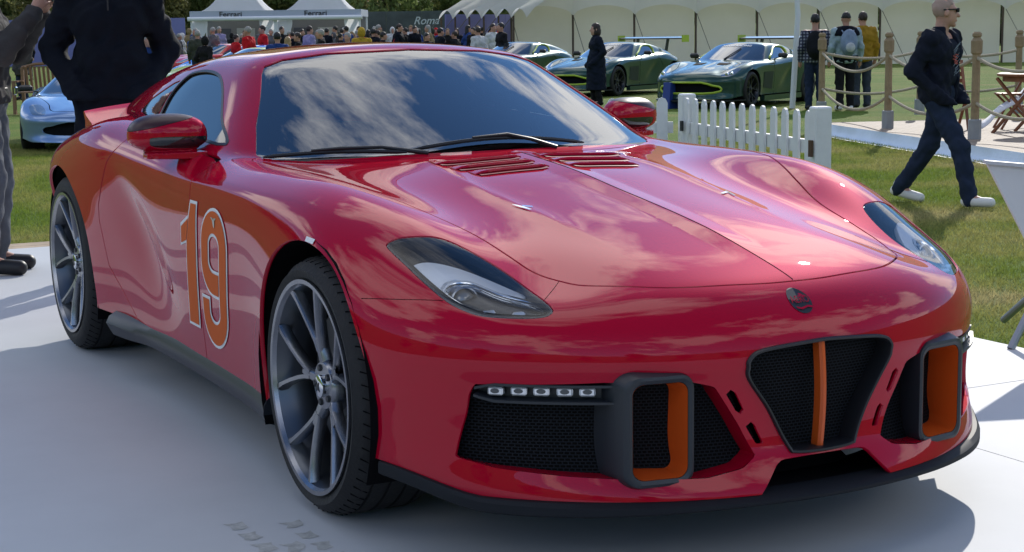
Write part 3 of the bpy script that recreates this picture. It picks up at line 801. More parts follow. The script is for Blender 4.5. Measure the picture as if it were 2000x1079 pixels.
        F += [tuple(range(7)), tuple(len(V)-7+k for k in range(7))[::-1]]
        mobj('side_sill', V, F, DKG, car, smooth=True, angle=40)
    # floor and arch liners
    MB().box((0, 1.2, .17), (1.5, 3.6, .03)).build('underbody', VOID, car)
    for sx in (-1, 1):
        for (cy, cz), rad in ((AF, ARAD), (AR, ARAD+.006)):
            V = []; F = []
            for i in range(25):
                a = R(-25+230*i/24)
                for X in (.50, .925): V.append((sx*X, cy+(rad+.012)*math.cos(a), cz+(rad+.012)*math.sin(a)))
            F = [(2*i, 2*i+1, 2*i+3, 2*i+2) for i in range(24)]+[tuple(2*i for i in range(25))]
            mobj('arch_liner', V, F, VOID, car, smooth=False)
    # wheels
    for sx in (-1, 1):
        add_wheel(car, (sx*(.938-.135), 0, .343), sx, .343, .27, .282)
        add_wheel(car, (sx*(.945-.16), 2.72, .358), sx, .358, .32, .282)
    # mirrors
    def F_mirror(x, y, z):
        yc = 1.36+.22*(x-.9)
        q = (np.abs((x-.897)/.124)**2.7+np.abs((y-yc)/.085)**2.4+np.abs(np.where(z > .935, (z-.935)/.074, (z-.935)/.050))**2.5+1e-9)**(1/2.5)
        f = (q-1)*.058; f = smax(f, y-yc-.035, .02)
        arm_ = np.maximum(np.abs(z-.874)-.013+.02*(x-.8), np.maximum(np.abs(y-1.33+.20*(.95-x))-.075+.22*np.maximum(0, x-.75), np.maximum(.68-x, x-.98)))
        return smin(f, arm_, .022)
    P, Q = surfnet(F_mirror, (.68, 1.2, .85), (1.08, 1.5, 1.03), .007); P = newton(F_mirror, P, 2); N = grad(F_mirror, P)
    ms = Surf(P, N, [tuple(q) for q in Q.tolist()])
    f = ms.F[0]; nn = np.cross(P[f[1]]-P[f[0]], P[f[2]]-P[f[0]])
    if nn@N[f[0]] < 0: ms.F = [q[::-1] for q in ms.F]
    sgn = lambda s_: field(s_, catmull([(.782, .928), (.80, .936), (.95, .936), (.972, .926), (.95, .900), (.80, .897)], 4), (0, 2), lambda P: P[:, 1] < 1.385)
    ind, ms2 = split(ms, sgn, 0)
    top_refl, ms2 = split(ms2, lambda s_: s_.P[:, 2]-.980+.22*(s_.P[:, 0]-.9), .0006)
    for m in (0, 1):
        mr = empty('wing_mirror'); mr.parent = car
        a = ms2.flange(.004); (a if m else a.mirrored()).build('mirror_body', RED, mr)
        (top_refl if m else top_refl.mirrored()).build('painted_mirror_reflection', mat('painted dark mirror reflection', (.035, .006, .010), .38), mr)  # dark reflection painted into the colour on top of the all-red shell
        a = ind.offset(-.003); (a if m else a.mirrored()).build('mirror_indicator', mat('smoked indicator lens', (.015, .018, .02), .12, coat=1), mr)
    # hood louvres
    for sx in (-1, 1):
        for (ya, yb) in ((.548, .475), (.462, .385), (.372, .295)):
            xs_o = .325-.06*(.548-ya)/.25; xs_i = .035
            V = []; F = []; nx_ = 12
            xx_ = xs_i+(xs_o-xs_i)*np.arange(nx_+1)/nx_; ZT = cast_z(np.c_[xx_, 0*xx_+ya], 0)[:, 2]; ZB = cast_z(np.c_[xx_, 0*xx_+yb], 0)[:, 2]
            for i in range(nx_+1):
                x = float(xx_[i]); zt = ZT[i]; zb_ = ZB[i]
                e_ = min(1, min(i, nx_-i)/1.5+.15)
                V += [(sx*x, ya, zt+.001), (sx*x, (ya+yb)/2-.002, (zt+zb_)/2+.008*e_+.002), (sx*x, yb+.016, zb_+.010*e_+.003), (sx*x, yb+.012, zb_+.006*e_+.001), (sx*x, yb+.022, zb_-.002)]
            for i in range(nx_):
                for k in range(4): F.append((i*5+k, i*5+k+1, i*5+6+k, i*5+5+k))
            F += [tuple(range(5)), tuple(len(V)-5+k for k in range(5))[::-1]]
            mobj('hood_louvre', V, F, RED, hd, smooth=True, angle=35)
            # dark slot below each louvre
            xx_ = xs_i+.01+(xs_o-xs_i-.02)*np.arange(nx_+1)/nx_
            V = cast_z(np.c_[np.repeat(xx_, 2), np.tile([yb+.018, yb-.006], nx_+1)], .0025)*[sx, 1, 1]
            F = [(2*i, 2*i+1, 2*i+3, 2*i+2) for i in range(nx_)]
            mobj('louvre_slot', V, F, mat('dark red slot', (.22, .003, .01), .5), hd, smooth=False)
    # spine line, seams
    def line(name, xyz, w=.0022, parent=car, material=VOID): MB().tube(xyz, w, 6).build(name, material, parent, True)
    ys = np.linspace(-.835, .55, 60); line('hood_centre_seam', cast_z(np.c_[np.full(60, .0), ys], -.0005), .0016, hd)
    for sx in (-1, 1):
        q = on_body(catmull([(.909,-.31,.62),(.852,-.414,.627),(.783,-.512,.632)], 8, False)); q[:, 0] *= sx; line('bumper_seam', q, .0009)
        q = on_body(catmull([(.513,-.594,.666),(.545,-.622,.652),(.586,-.655,.637)], 8, False)); q[:, 0] *= sx; line('bumper_seam', q, .0009)
    # rear deck spoiler
    V = []; F = []; NS = 31
    for i in range(NS):
        x = -.80+1.6*i/(NS-1); u = abs(x)/.8; y0 = 3.30-.42*u*u; z0 = .955-.035*u*u
        for dy, dz in ((-.16, -.03), (0, .022), (.03, .040), (.045, .036), (.02, .0), (.03, -.08)): V.append((x, y0+dy, z0+dz))
    for i in range(NS-1):
        for k in range(5): F.append((i*6+k, i*6+6+k, i*6+7+k, i*6+k+1))
    F += [tuple(range(6)), tuple(len(V)-6+k for k in range(6))[::-1]]
    mobj('tail_spoiler', V, F, RED, car, smooth=True, angle=40)
    # wipers
    def surf_screen(x, z, off):
        y = .60+2.36*(z-.885)+.40*(z-1.03)**2+.71*x*x; n_ = np.array([1.42*x, -1, 2.36]); n_ /= np.linalg.norm(n_); return np.array([x, y, z])+n_*off
    for (xa, za, xb, zb_, arc, xp) in ((-.71, .874, -.33, .886, .009, -.27), (-.31, .893, .30, .890, .026, .17)):
        w = empty('wiper'); w.parent = car
        pts = [surf_screen(xa+(xb-xa)*t, za+(zb_-za)*t+arc*math.sin(math.pi*t), .009) for t in np.linspace(0, 1, 16)]
        MB().tube(pts, [.003]+[.007]*14+[.003], 6).build('wiper_blade', BLK, w, True)
        am = [pts[5]+np.array([0, -.002, .008]), pts[8]+np.array([0, -.003, .011]), surf_screen((xp+pts[8][0])/2, .893+arc*.5, .014), surf_screen(xp, .885, .006)]
        MB().tube(am, [.004, .006, .006, .008], 8).build('wiper_arm', BLK, w, True)
    V = []; F = []
    for i in range(41):
        x = -.72+1.44*i/40
        for z, off in ((.888, .004), (.872, -.004), (.855, -.03)): p = surf_screen(x, z-.022*(x/.72)**2, off); V.append(p)
    F = [(i*3+k, i*3+3+k, i*3+4+k, i*3+1+k) for i in range(40) for k in range(2)]
    mobj('cowl_panel', V, F, BLK, car, smooth=True)
    # decals
    def flank_decal(name, V2, F, material, off, parent):
        V2 = np.array(V2, float); V2[:, 0] += .36*(.54-V2[:, 1])
        mobj(name, cast_x(V2, -1, off), F, material, parent, smooth=True)
    n9 = empty('number_decal'); n9.parent = car
    def numeral(off, g, material, nm):
        mb = MB()
        def strip(pa, pb, n_):
            V = []
            for t in np.linspace(0, 1, n_): V += [np.array(pa[0])*(1-t)+np.array(pa[1])*t, np.array(pb[0])*(1-t)+np.array(pb[1])*t]
            mb.add([(v[0], v[1], 0) for v in V], [(2*i, 2*i+1, 2*i+3, 2*i+2) for i in range(n_-1)])
        strip(((1.150+g, .335-g), (1.150+g, .60)), ((1.045-g, .335-g), (1.045-g, .60)), 24)
        strip(((1.150+g, .60), (1.105+g, .742+g)), ((1.045-g, .60), (1.045-g, .742+g)), 14)
        strip(((1.150+g, .615-g), (1.212+g, .600-g)), ((1.128+g*.5, .69+g), (1.212+g, .655+g)), 10)
        w = .070+2*g; cx, hw_ = .853, .094; rz_ = .075
        path = [(cx+hw_, .445+g), (cx+hw_, .43)]+[(cx+hw_*math.cos(R(a)), .42+rz_*math.sin(R(a))-.012) for a in np.linspace(-5, -175, 16)]
        path += [(cx-hw_, z) for z in np.linspace(.43, .62, 14)]
        path += [(cx+hw_*math.cos(R(a)), .628+rz_*math.sin(R(a))) for a in np.linspace(175, 5, 16)]
        path += [(cx+hw_, z) for z in np.linspace(.61, .585, 4)]
        path += [(cx+hw_*math.cos(R(a)), .578+rz_*math.sin(R(a))) for a in np.linspace(-5, -80, 8)]+[(cx-.01, .503), (cx-.05, .503)]
        V, F = stroke(np.array(path), w); mb.add([(v[0], v[1], 0) for v in V], F)
        flank_decal(nm, np.array(mb.V)[:, :2], mb.F, material, off, n9)
    numeral(.0025, .010, WHITE, 'number_outline'); numeral(.004, 0, mat('orange vinyl', (.60, .12, .025), .75, spec=.2), 'number_fill')
    wing = [(.785+dx, .708+dz) for dx, dz in ((-.03, .010), (-.012, .002), (-.006, -.016), (0, -.022), (.006, -.016), (.012, .002), (.03, .010), (.008, .010), (0, .004), (-.008, .010))]
    mobj('number_badge', cast_x(wing, -1, .0055), [tuple(range(10))], mat('badge silver', (.5, .5, .48), .3, .8), n9, smooth=False)
    p = cast_x([(-.005, .742), (-.05, .738), (-.05, .726), (-.005, .730)], -1, .003); mobj('side_marker', p, [(0, 1, 2, 3)], WHITE, car, smooth=False)
    # nose roundel and hood badges
    P, N = cast_y([(-.033+.030*math.cos(a), .618+.026*math.sin(a)) for a in np.linspace(0, 2*math.pi, 33)[:-1]], .0015)
    ro = mobj('nose_emblem', P, [tuple(range(32))], BLK, car, smooth=False)
    fc = bpy.data.curves.new('nose_letters', 'FONT'); fc.body = 'AERO'; fc.size = .02; fc.align_x = 'CENTER'; fc.align_y = 'CENTER'
    to = bpy.data.objects.new('nose_letters', fc); COL.objects.link(to); bpy.context.view_layer.update()
    me = bpy.data.meshes.new_from_object(to); bpy.data.objects.remove(to)
    v2 = np.array([v.co[:2] for v in me.vertices]); P, N = cast_y(v2+[-.033, .62], .003)
    mobj('nose_letters', P, [list(p.vertices) for p in me.polygons], RED, ro, smooth=False)
    P, N = cast_y([(-.055, .607), (-.04, .604), (-.02, .608), (-.008, .606), (-.01, .602), (-.022, .604), (-.04, .600), (-.052, .603)], .003); mobj('nose_swoosh', P, [tuple(range(8))], RED, ro, smooth=False)
    for pts in ([(.352,-.05),(.344,-.062),(.336,-.09),(.33,-.125),(.337,-.125),(.345,-.09)], [(.335,-.075),(.310,-.088),(.312,-.098),(.337,-.088)]):
        for sx in (-1, 1):
            q = cast_z(pts, .003); q[:, 0] *= sx; mobj('hood_badge', q, [tuple(range(len(pts)))], CHR, hd, smooth=False)
    # cabin
    cab = empty('interior'); cab.parent = car
    INT = mat('black cabin leather', (.010, .011, .013), .5)
    MB().box((0, 1.10, .74), (1.36, .50, .20), bev=.07).build('dashboard', INT, cab, True)
    MB().box((0, 1.9, .42), (1.4, 1.6, .1)).build('cabin_floor', VOID, cab)
    for sx in (-1, 1):
        st = empty('seat'); st.parent = cab
        MB().box((sx*.37, 1.72, .52), (.48, .5, .16), bev=.05).build('seat_base', INT, st, True)
        MB().box((sx*.37, 2.02, .80), (.46, .13, .52), Matrix.Rotation(R(-14), 3, 'X'), bev=.05).build('seat_back', INT, st, True)
        MB().box((sx*.37, 2.09, 1.06), (.24, .09, .16), Matrix.Rotation(R(-10), 3, 'X'), bev=.03).build('headrest', INT, st, True)
    MB().tube([(.37+.17*math.cos(a), 1.42+.05*math.sin(a), .86+.16*math.sin(a)) for a in np.linspace(0, 2*math.pi, 33)[:-1]], .014, 8, closed=True).build('steering_wheel', INT, cab, True)
    MB().box((-.02, 1.45, 1.145), (.22, .03, .06), bev=.012).build('rear_view_mirror', INT, cab, True)
    # seat belt tag hanging behind the glass
    bt = MB().box((-.535, 1.30, .935), (.052, .004, .135)).build('belt_tag', mat('tag white', (.7, .68, .66), .6), cab)
    MB().box((-.535, 1.3025, .935), (.075, .003, .15)).build('belt_webbing', mat('red webbing', (.35, .02, .02), .7), cab)
    fc = bpy.data.curves.new('belt_letters', 'FONT'); fc.body = 'b\ne\nl\nt'; fc.size = .040; fc.align_x = 'CENTER'; fc.align_y = 'CENTER'; fc.space_line = .8; fc.shear = .2
    to = bpy.data.objects.new('belt_letters', fc); COL.objects.link(to); bpy.context.view_layer.update(); me = bpy.data.meshes.new_from_object(to); bpy.data.objects.remove(to)
    mobj('belt_letters', [(-.535+v.co.x, 1.2975, .935+v.co.y) for v in me.vertices], [list(p.vertices) for p in me.polygons], BLK, cab, smooth=False)
    return car
RED_CAR = build_red_car()
# ---------------------------------------------------------------- people (local: +y forward, x right, z up)
def rcone(P, a, b, ra, rb):
    a = np.asarray(a, float); b = np.asarray(b, float); e = b-a; L = max((e*e).sum(), 1e-9)
    w = P-a; t = np.clip((w@e)/L, 0, 1); d = w-t[..., None]*e
    return np.sqrt((d*d).sum(-1))-(ra+(rb-ra)*t)
def ell(P, c, r):
    q = (P-np.asarray(c))/np.asarray(r); k = np.sqrt((q*q).sum(-1)); return (k-1)*min(r)
def sdf_mesh(fn, lo, hi, h):
    G = lambda x, y, z: fn(np.stack([x, y, z], -1))
    P, Q = surfnet(G, lo, hi, h); N = grad(G, P, h*.6); P = P-(G(*P.T)*.8/np.maximum((N*N).sum(1), .1))[:, None]*N
    N = grad(G, P, h*.6); N /= np.linalg.norm(N, axis=1)[:, None]+1e-9
    if len(Q):
        a = P[Q[:, 1]]-P[Q[:, 0]]; b = P[Q[:, 2]]-P[Q[:, 0]]
        if (np.cross(a, b)*N[Q[:, 0]]).sum() < 0: Q = Q[:, ::-1]
    return P, Q
def pose(H=1.76, stride=0, arms='down', turn=0, lean=0, wide=1.0, head_turn=0, armL=None, armR=None):
    s = H/1.76; J = {}
    J['pelvis'] = (0, 0, .95); J['belly'] = (0, .01+lean*.3, 1.10); J['chest'] = (0, .0+lean, 1.30); J['neck'] = (0, -.01+lean*1.2, 1.47); J['head'] = (0, .02+lean*1.4, 1.63)
    for k, sg in (('L', -1), ('R', 1)):
        J['sh'+k] = (sg*.185*wide, -.01+lean*1.1, 1.41); J['hip'+k] = (sg*.095, 0, .93)
        st = stride*sg
        J['kn'+k] = (sg*.10, .04+st*.5+abs(st)*.08, .50); J['an'+k] = (sg*.105, st*1.0-.02, .09+(.10*abs(st) if st < 0 else 0)); J['to'+k] = (sg*.125, st+.15, .035+(.0 if st <= 0 else .05*st))
        if arms == 'down': J['el'+k] = (sg*.25*wide, -.03, 1.13); J['wr'+k] = (sg*.27*wide, .06, .90); J['ha'+k] = (sg*.265*wide, .09, .82)
        elif arms == 'pocket': J['el'+k] = (sg*.275*wide, -.10, 1.14); J['wr'+k] = (sg*.20*wide, .07, .975); J['ha'+k] = (sg*.165*wide, .115, .925)
        elif arms == 'phone': J['el'+k] = (sg*.23*wide, .16, 1.20); J['wr'+k] = (sg*.10, .32, 1.42); J['ha'+k] = (sg*.06, .35, 1.49)
    if armL: J['elL'], J['wrL'], J['haL'] = armL
    if armR: J['elR'], J['wrR'], J['haR'] = armR
    J = {k: np.array(v, float)*s for k, v in J.items()}; J['s'] = s; J['ht'] = head_turn; J['pk'] = arms == 'pocket'
    return J
def person_sdfs(J, hair='short', coat=.82, collar=True, loose=1.0, pocket=False, opened=False):
    s = J['s']
    def headfn(P):
        c = J['head']; a = J['ht']; q = P-c; ca, sa = math.cos(a), math.sin(a)
        q = np.stack([q[..., 0]*ca+q[..., 1]*sa, -q[..., 0]*sa+q[..., 1]*ca, q[..., 2]], -1)/s
        d = smin(ell(q, (0, -.015, .035), (.075, .094, .098)), ell(q, (0, .025, -.035), (.058, .070, .085)), .04)
        d = smin(d, rcone(q, (0, .088, .012), (0, .114, -.028), .010, .015), .014)           # nose
        d = smin(d, ell(q, (0, .088, -.068), (.026, .014, .009)), .012)                        # lips
        d = smin(d, ell(q, (0, .072, -.104), (.024, .02, .018)), .02)                          # chin
        d = smin(d, rcone(q, (-.035, .078, .034), (.035, .078, .034), .010, .010), .012)        # brow
        for e in (-1, 1):
            d = smax(d, -ell(q, (e*.031, .100, .014), (.018, .016, .011)), .012)               # sockets
            d = smin(d, ell(q, (e*.077, -.008, -.004), (.012, .020, .032)), .010)              # ears
        return d*s
    def body(P):
        d = headfn(P)
        d = smin(d, rcone(P, J['neck'], J['head']+np.array([0, -.02, -.05])*s, .058*s, .054*s), .03*s)
        tor = rcone(P, J['chest']+np.array([-.065, 0, 0])*s, J['chest']+np.array([.065, 0, 0])*s, .108*s, .108*s)
        tor = smin(tor, rcone(P, J['belly']+np.array([-.04, 0, 0])*s, J['belly']+np.array([.04, 0, 0])*s, .10*s, .10*s), .08*s)
        tor = smin(tor, rcone(P, J['pelvis']+np.array([-.07, 0, 0])*s, J['pelvis']+np.array([.07, 0, 0])*s, .105*s, .105*s), .08*s)
        tor = smin(tor, rcone(P, J['shL'], J['shR'], .062*s, .062*s), .06*s)
        d = smin(d, tor, .04*s)
        for k in 'LR':
            d = smin(d, rcone(P, J['sh'+k], J['el'+k], .055*s, .043*s), .04*s); d = smin(d, rcone(P, J['el'+k], J['wr'+k], .043*s, .029*s), .02*s)
            h = J['ha'+k]; w = J['wr'+k]; ax = (h-w)/np.linalg.norm(h-w); sd = np.cross(ax, [0, 0, 1.]) if abs(ax[2]) < .8 else np.array([0., 1, 0])
            sd = sd/np.linalg.norm(sd)
            if not J.get('pk'): d = smin(d, rcone(P, w, h, .030*s, .036*s), .015*s)
            for i in (() if J.get('pk') else range(4)): a = h+sd*(i-1.5)*.019*s; d = smin(d, rcone(P, a, a+(ax*(.075-.008*abs(i-1.3))+np.array([0, .012, 0]))*s, .0095*s, .0075*s), .006*s)
            if not J.get('pk'): d = smin(d, rcone(P, w+ax*.02*s+sd*.026*s, w+ax*.06*s+sd*.055*s, .012*s, .009*s), .008*s)
            d = smin(d, rcone(P, J['hip'+k], J['kn'+k], .088*s, .058*s), .04*s); d = smin(d, rcone(P, J['kn'+k], J['an'+k], .056*s, .038*s), .03*s)
            d = smin(d, rcone(P, J['an'+k], J['to'+k], .036*s, .03*s), .02*s)
        return d
    L = loose
    wr = lambda P: L*(.0055*np.sin(P[..., 2]*31+4*np.sin(P[..., 0]*17)+3*np.sin(P[..., 1]*13))+.0035*np.sin(P[..., 2]*67+P[..., 0]*40+5*np.sin(P[..., 1]*21))+.003*np.sin(P[..., 0]*75-P[..., 2]*38))
    def jacket(P):
        tw = J.get('tw', 1.0)
        j = rcone(P, J['chest']+np.array([-.095*tw, 0, 0])*s, J['chest']+np.array([.095*tw, 0, 0])*s, .138*s, .138*s)
        j = smin(j, rcone(P, J['belly']+np.array([-.075*tw, 0, 0])*s, J['belly']+np.array([.075*tw, 0, 0])*s, .132*s, .132*s), .08*s)
        hem = coat*s
        j = smin(j, rcone(P, J['pelvis']*[1, 1, 1]+np.array([-.08, 0, .0])*s, np.array([.08*s, 0, J['pelvis'][2]]), .132*s, .132*s), .08*s)
        if coat < .8: j = smin(j, rcone(P, J['pelvis'], np.array([0, .0, hem-.05]), .20*s, (.20+.04*(.8-coat))*s), .08*s)
        j = smin(j, rcone(P, J['shL'], J['shR'], .082*s, .082*s), .06*s)
        for k in 'LR':
            a = smin(rcone(P, J['sh'+k], J['el'+k], .078*s, .068*s), rcone(P, J['el'+k], J['wr'+k]+(J['ha'+k]-J['wr'+k])*.1, .066*s, .046*s), .03*s)
            if pocket: a = smin(a, rcone(P, J['wr'+k], J['ha'+k]+(J['ha'+k]-J['wr'+k])*1.2, .060*s, .062*s), .03*s)
            j = smin(j, a, .035*s)
        if collar: j = smin(j, rcone(P, J['neck']+np.array([0, .0, -.02])*s, J['neck']+np.array([0, .01, .035])*s, .088*s, .076*s), .03*s)
        j = j+wr(P)
        j = smax(j, hem-P[..., 2], .012)
        j = smax(j, P[..., 2]-(J['neck'][2]+(.045 if collar else -.01)*s), .012) if True else j
        if opened: j = smax(j, np.where(P[..., 1] > .02, .035+.35*np.maximum(0, P[..., 2]-1.15*s)*0+.05*(P[..., 2]-.8*s)-np.abs(P[..., 0]+.02), -9), .01)
        for k in ('' if pocket else 'LR'):                                 # cuffs
            w = J['wr'+k]; ax = J['ha'+k]-w; ax = ax/np.linalg.norm(ax); q = P-w
            near = np.sqrt((q*q).sum(-1)) < .16*s
            j = np.where(near & (coat*s < 2), np.maximum(j, np.where((q@ax) > .0, (q@ax)-.015*s, -9)), j)
        return j
    def trousers(P):
        t = rcone(P, J['pelvis']+np.array([-.07, 0, 0])*s, J['pelvis']+np.array([.07, 0, 0])*s, .122*s, .122*s)
        for k in 'LR':
            a = rcone(P, J['hip'+k], J['kn'+k], .102*s*(.9+.1*L), .079*s*(.9+.1*L)); a = smin(a, rcone(P, J['kn'+k], J['an'+k]+np.array([0, 0, -.02])*s, .077*s*(.85+.15*L), .066*s*(.85+.15*L)), .04*s)
            t = smin(t, a, .03*s)
        t = t+wr(P)*.8
        return smax(t, P[..., 2]-1.03*s, .01)
    def shoe(k):
        a, t = J['an'+k], J['to'+k]; d_ = t-a
        def f(P):
            q = smin(rcone(P, a+np.array([0, -.035, -.035])*s, t+np.array([0, .02, .005])*s, .046*s, .042*s), rcone(P, a, a+np.array([0, 0, .02])*s, .05*s, .05*s), .03*s)
            up = np.array([0, -d_[1]*0, 1.]); z0 = min(a[2]-.075*s, t[2]-.035*s)
            sl = (t[2]-.035*s-(a[2]-.085*s))/max(abs(t[1]-a[1]), .05)
            pl = (a[2]-.085*s)+(P[..., 1]-a[1])*sl
            return smax(q, (pl-P[..., 2]), .01)
        return f
    def hairf(P):
        c = J['head']; a = J['ht']; q = P-c; ca, sa = math.cos(a), math.sin(a)
        q = np.stack([q[..., 0]*ca+q[..., 1]*sa, -q[..., 0]*sa+q[..., 1]*ca, q[..., 2]], -1)/s
        d = ell(q, (0, -.02, .040), (.0815, .100, .102))
        d = smax(d, -(ell(q, (0, .105, -.03), (.075, .075, .09))), .02)
        if hair == 'short': d = smax(d, -.03-q[..., 2]+np.maximum(0, q[..., 1]+.0)*1.3, .02)
        elif hair == 'bob':
            d = smin(d, ell(q, (0, -.035, -.05), (.094, .095, .12)), .03); d = smax(d, -ell(q, (0, .10, -.05), (.066, .085, .12)), .02)
        elif hair == 'long':
            d = smin(d, ell(q, (0, -.06, -.14), (.095, .07, .22)), .03); d = smax(d, -ell(q, (0, .10, -.05), (.066, .085, .14)), .02)
        elif hair == 'cap':
            d = smax(d, -.0-q[..., 2]+.02, .015); d = smin(d, ell(q, (0, .11, .035), (.062, .075, .010)), .012)
        elif hair == 'hood':
            d = ell(q, (0, -.015, .01), (.105, .12, .145)); d = smax(d, -ell(q, (0, .12, -.01), (.07, .09, .10)), .02)
        elif hair == 'shorn':
            d = ell(q, (0, -.018, .036), (.0775, .0965, .100)); d = smax(d, -.035-q[..., 2]+np.maximum(0, q[..., 1]+.02)*1.6, .01)
        return (d+.004*np.sin(q[..., 0]*90)*np.sin(q[..., 1]*80+q[..., 2]*60))*s
    return body, jacket, trousers, shoe, hairf
SKIN = mat('skin', (.46, .24, .17), .5, var=.08, vscale=20)
SKIN2 = mat('pale skin', (.52, .29, .22), .5, var=.08, vscale=20)
def cloth(name, col, rough=.85, var=.18, bump=.25): return mat(name, col, rough, var=var, vscale=9, bump=bump, bscale=22, spec=.15)
def person(J, label, loc, rz, jm, tm, hm, sm=None, hair='short', coat=.82, collar=True, res=.016, group=None, skin=None, loose=1.0, name='person', opened=None):
    root = empty(name, loc, rz, label, 'person', group)
    body, jac, tro, shoe, hf = person_sdfs(J, hair, coat, collar, loose, J.get('pk', False), opened is not None)
    js = np.array([v for k, v in J.items() if k not in ('s', 'ht', 'pk', 'tw')]); lo = js.min(0)-.22; hi = js.max(0)+.24; lo[2] = -.02
    P, Q = sdf_mesh(body, lo, hi, min(res, .016) if res < .02 else res); mobj('body', P, Q, skin or SKIN, root)
    P, Q = sdf_mesh(jac, lo, hi, res); mobj('jacket', P, Q, jm, root)
    if opened is not None:
        s_ = J['s']; P, Q = sdf_mesh(lambda P: smax(smin(rcone(P, J['chest']+np.array([-.09, 0, 0])*s_, J['chest']+np.array([.09, 0, 0])*s_, .127*s_, .127*s_), rcone(P, J['belly']+np.array([-.07, 0, 0])*s_, J['belly']+np.array([.07, 0, 0])*s_, .121*s_, .121*s_), .08), P[..., 2]-J['neck'][2]+.02, .02), lo, hi, res); mobj('shirt', P, Q, opened, root)
    P, Q = sdf_mesh(tro, lo, hi, res); mobj('trousers', P, Q, tm, root)
    for k in 'LR':
        c = J['an'+k]; P, Q = sdf_mesh(shoe(k), c-[.12, .16, .14], c+[.12, .32, .14], min(res, .014)); mobj('shoe', P, Q, sm or BLK, root)
    if hair != 'none':
        c = J['head']; P, Q = sdf_mesh(hf, c-[.16, .18, .4], c+[.16, .22, .17], min(res, .013)); mobj('hair' if hair not in ('cap', 'hood') else hair, P, Q, hm, root)
    return root
def recolor(root, colors, label=None, group=None, loc=None, rz=None, scale=None):
    """copy a person, give the copy its own clothes colours"""
    c = copy_tree(root)
    for ch in c.children:
        k = ch.name.split('.')[0]
        if k in colors:
            ch.material_slots[0].link = 'OBJECT'; ch.material_slots[0].material = colors[k]
    if label: c['label'] = label
    if group: c['group'] = group
    if loc is not None: c.location = loc
    if rz is not None: c.rotation_euler = (0, 0, rz)
    if scale: c.scale = (scale,)*3
    return c
# ---------------------------------------------------------------- ground
ZL = -.22
CR = Vector((.8854, -.4648, 0)); CF = Vector((.4648, .8854, 0))          # handy ground directions: across and away from the viewer
def ground_mat(name, cols, scale, rough=.95, bump=.4, bs=60, fine=90, dry=None):
    m = bpy.data.materials.new(name); m.use_nodes = True; t = m.node_tree; b = t.nodes['Principled BSDF']; b.inputs['Roughness'].default_value = rough; b.inputs['Specular IOR Level'].default_value = .15
    tcn = t.nodes.new('ShaderNodeTexCoord'); n = t.nodes.new('ShaderNodeTexNoise'); n.inputs['Scale'].default_value = scale; n.inputs['Detail'].default_value = 6; n.inputs['Roughness'].default_value = .6
    t.links.new(tcn.outputs['Object'], n.inputs['Vector'])
    r = t.nodes.new('ShaderNodeValToRGB'); e = r.color_ramp.elements
    e[0].position = .32; e[0].color = (*cols[0], 1); e[1].position = .7; e[1].color = (*cols[-1], 1)
    for i, c in enumerate(cols[1:-1]): q = e.new(.32+.38*(i+1)/(len(cols)-1)); q.color = (*c, 1)
    t.links.new(n.outputs['Fac'], r.inputs[0])
    n2 = t.nodes.new('ShaderNodeTexNoise'); n2.inputs['Scale'].default_value = fine; n2.inputs['Detail'].default_value = 3; t.links.new(tcn.outputs['Object'], n2.inputs['Vector'])
    mr = t.nodes.new('ShaderNodeMapRange'); mr.inputs['From Min'].default_value = .3; mr.inputs['From Max'].default_value = .7; mr.inputs['To Min'].default_value = .6; mr.inputs['To Max'].default_value = 1.4; t.links.new(n2.outputs['Fac'], mr.inputs['Value'])
    hs = t.nodes.new('ShaderNodeHueSaturation'); t.links.new(r.outputs[0], hs.inputs['Color']); t.links.new(mr.outputs[0], hs.inputs['Value']); t.links.new(hs.outputs[0], b.inputs['Base Color'])
    bu = t.nodes.new('ShaderNodeBump'); bu.inputs['Strength'].default_value = bump; bu.inputs['Distance'].default_value = .05; t.links.new(n2.outputs['Fac'], bu.inputs['Height']); t.links.new(bu.outputs[0], b.inputs['Normal'])
    return m
LAWN = ground_mat('mown lawn', [(.065, .125, .012), (.09, .15, .018), (.13, .16, .03), (.17, .17, .05)], .55, bump=.5, fine=70)
V = []; F = []
n = 41
for i in range(n):
    for j in range(n):
        a = (i/(n-1)*2-1); b = (j/(n-1)*2-1); x = a*abs(a)*900; y = b*abs(b)*900+10; d = math.hypot(x, y)
        V.append((x, y, ZL+max(0, d-170)**1.25*.035))
F = [(i*n+j, (i+1)*n+j, (i+1)*n+j+1, i*n+j+1) for i in range(n-1) for j in range(n-1)]
tag(mobj('lawn', V, F, LAWN), kind='structure')
def translucent(m, f):
    t = m.node_tree; b = t.nodes['Principled BSDF']; tl = t.nodes.new('ShaderNodeBsdfTranslucent'); ms = t.nodes.new('ShaderNodeMixShader'); ms.inputs[0].default_value = f
    src = b.inputs['Base Color'].links[0].from_socket; t.links.new(src, tl.inputs[0]); o = [q for q in t.nodes if q.type == 'OUTPUT_MATERIAL'][0]
    t.links.new(b.outputs[0], ms.inputs[1]); t.links.new(tl.outputs[0], ms.inputs[2]); t.links.new(ms.outputs[0], o.inputs[0]); return m
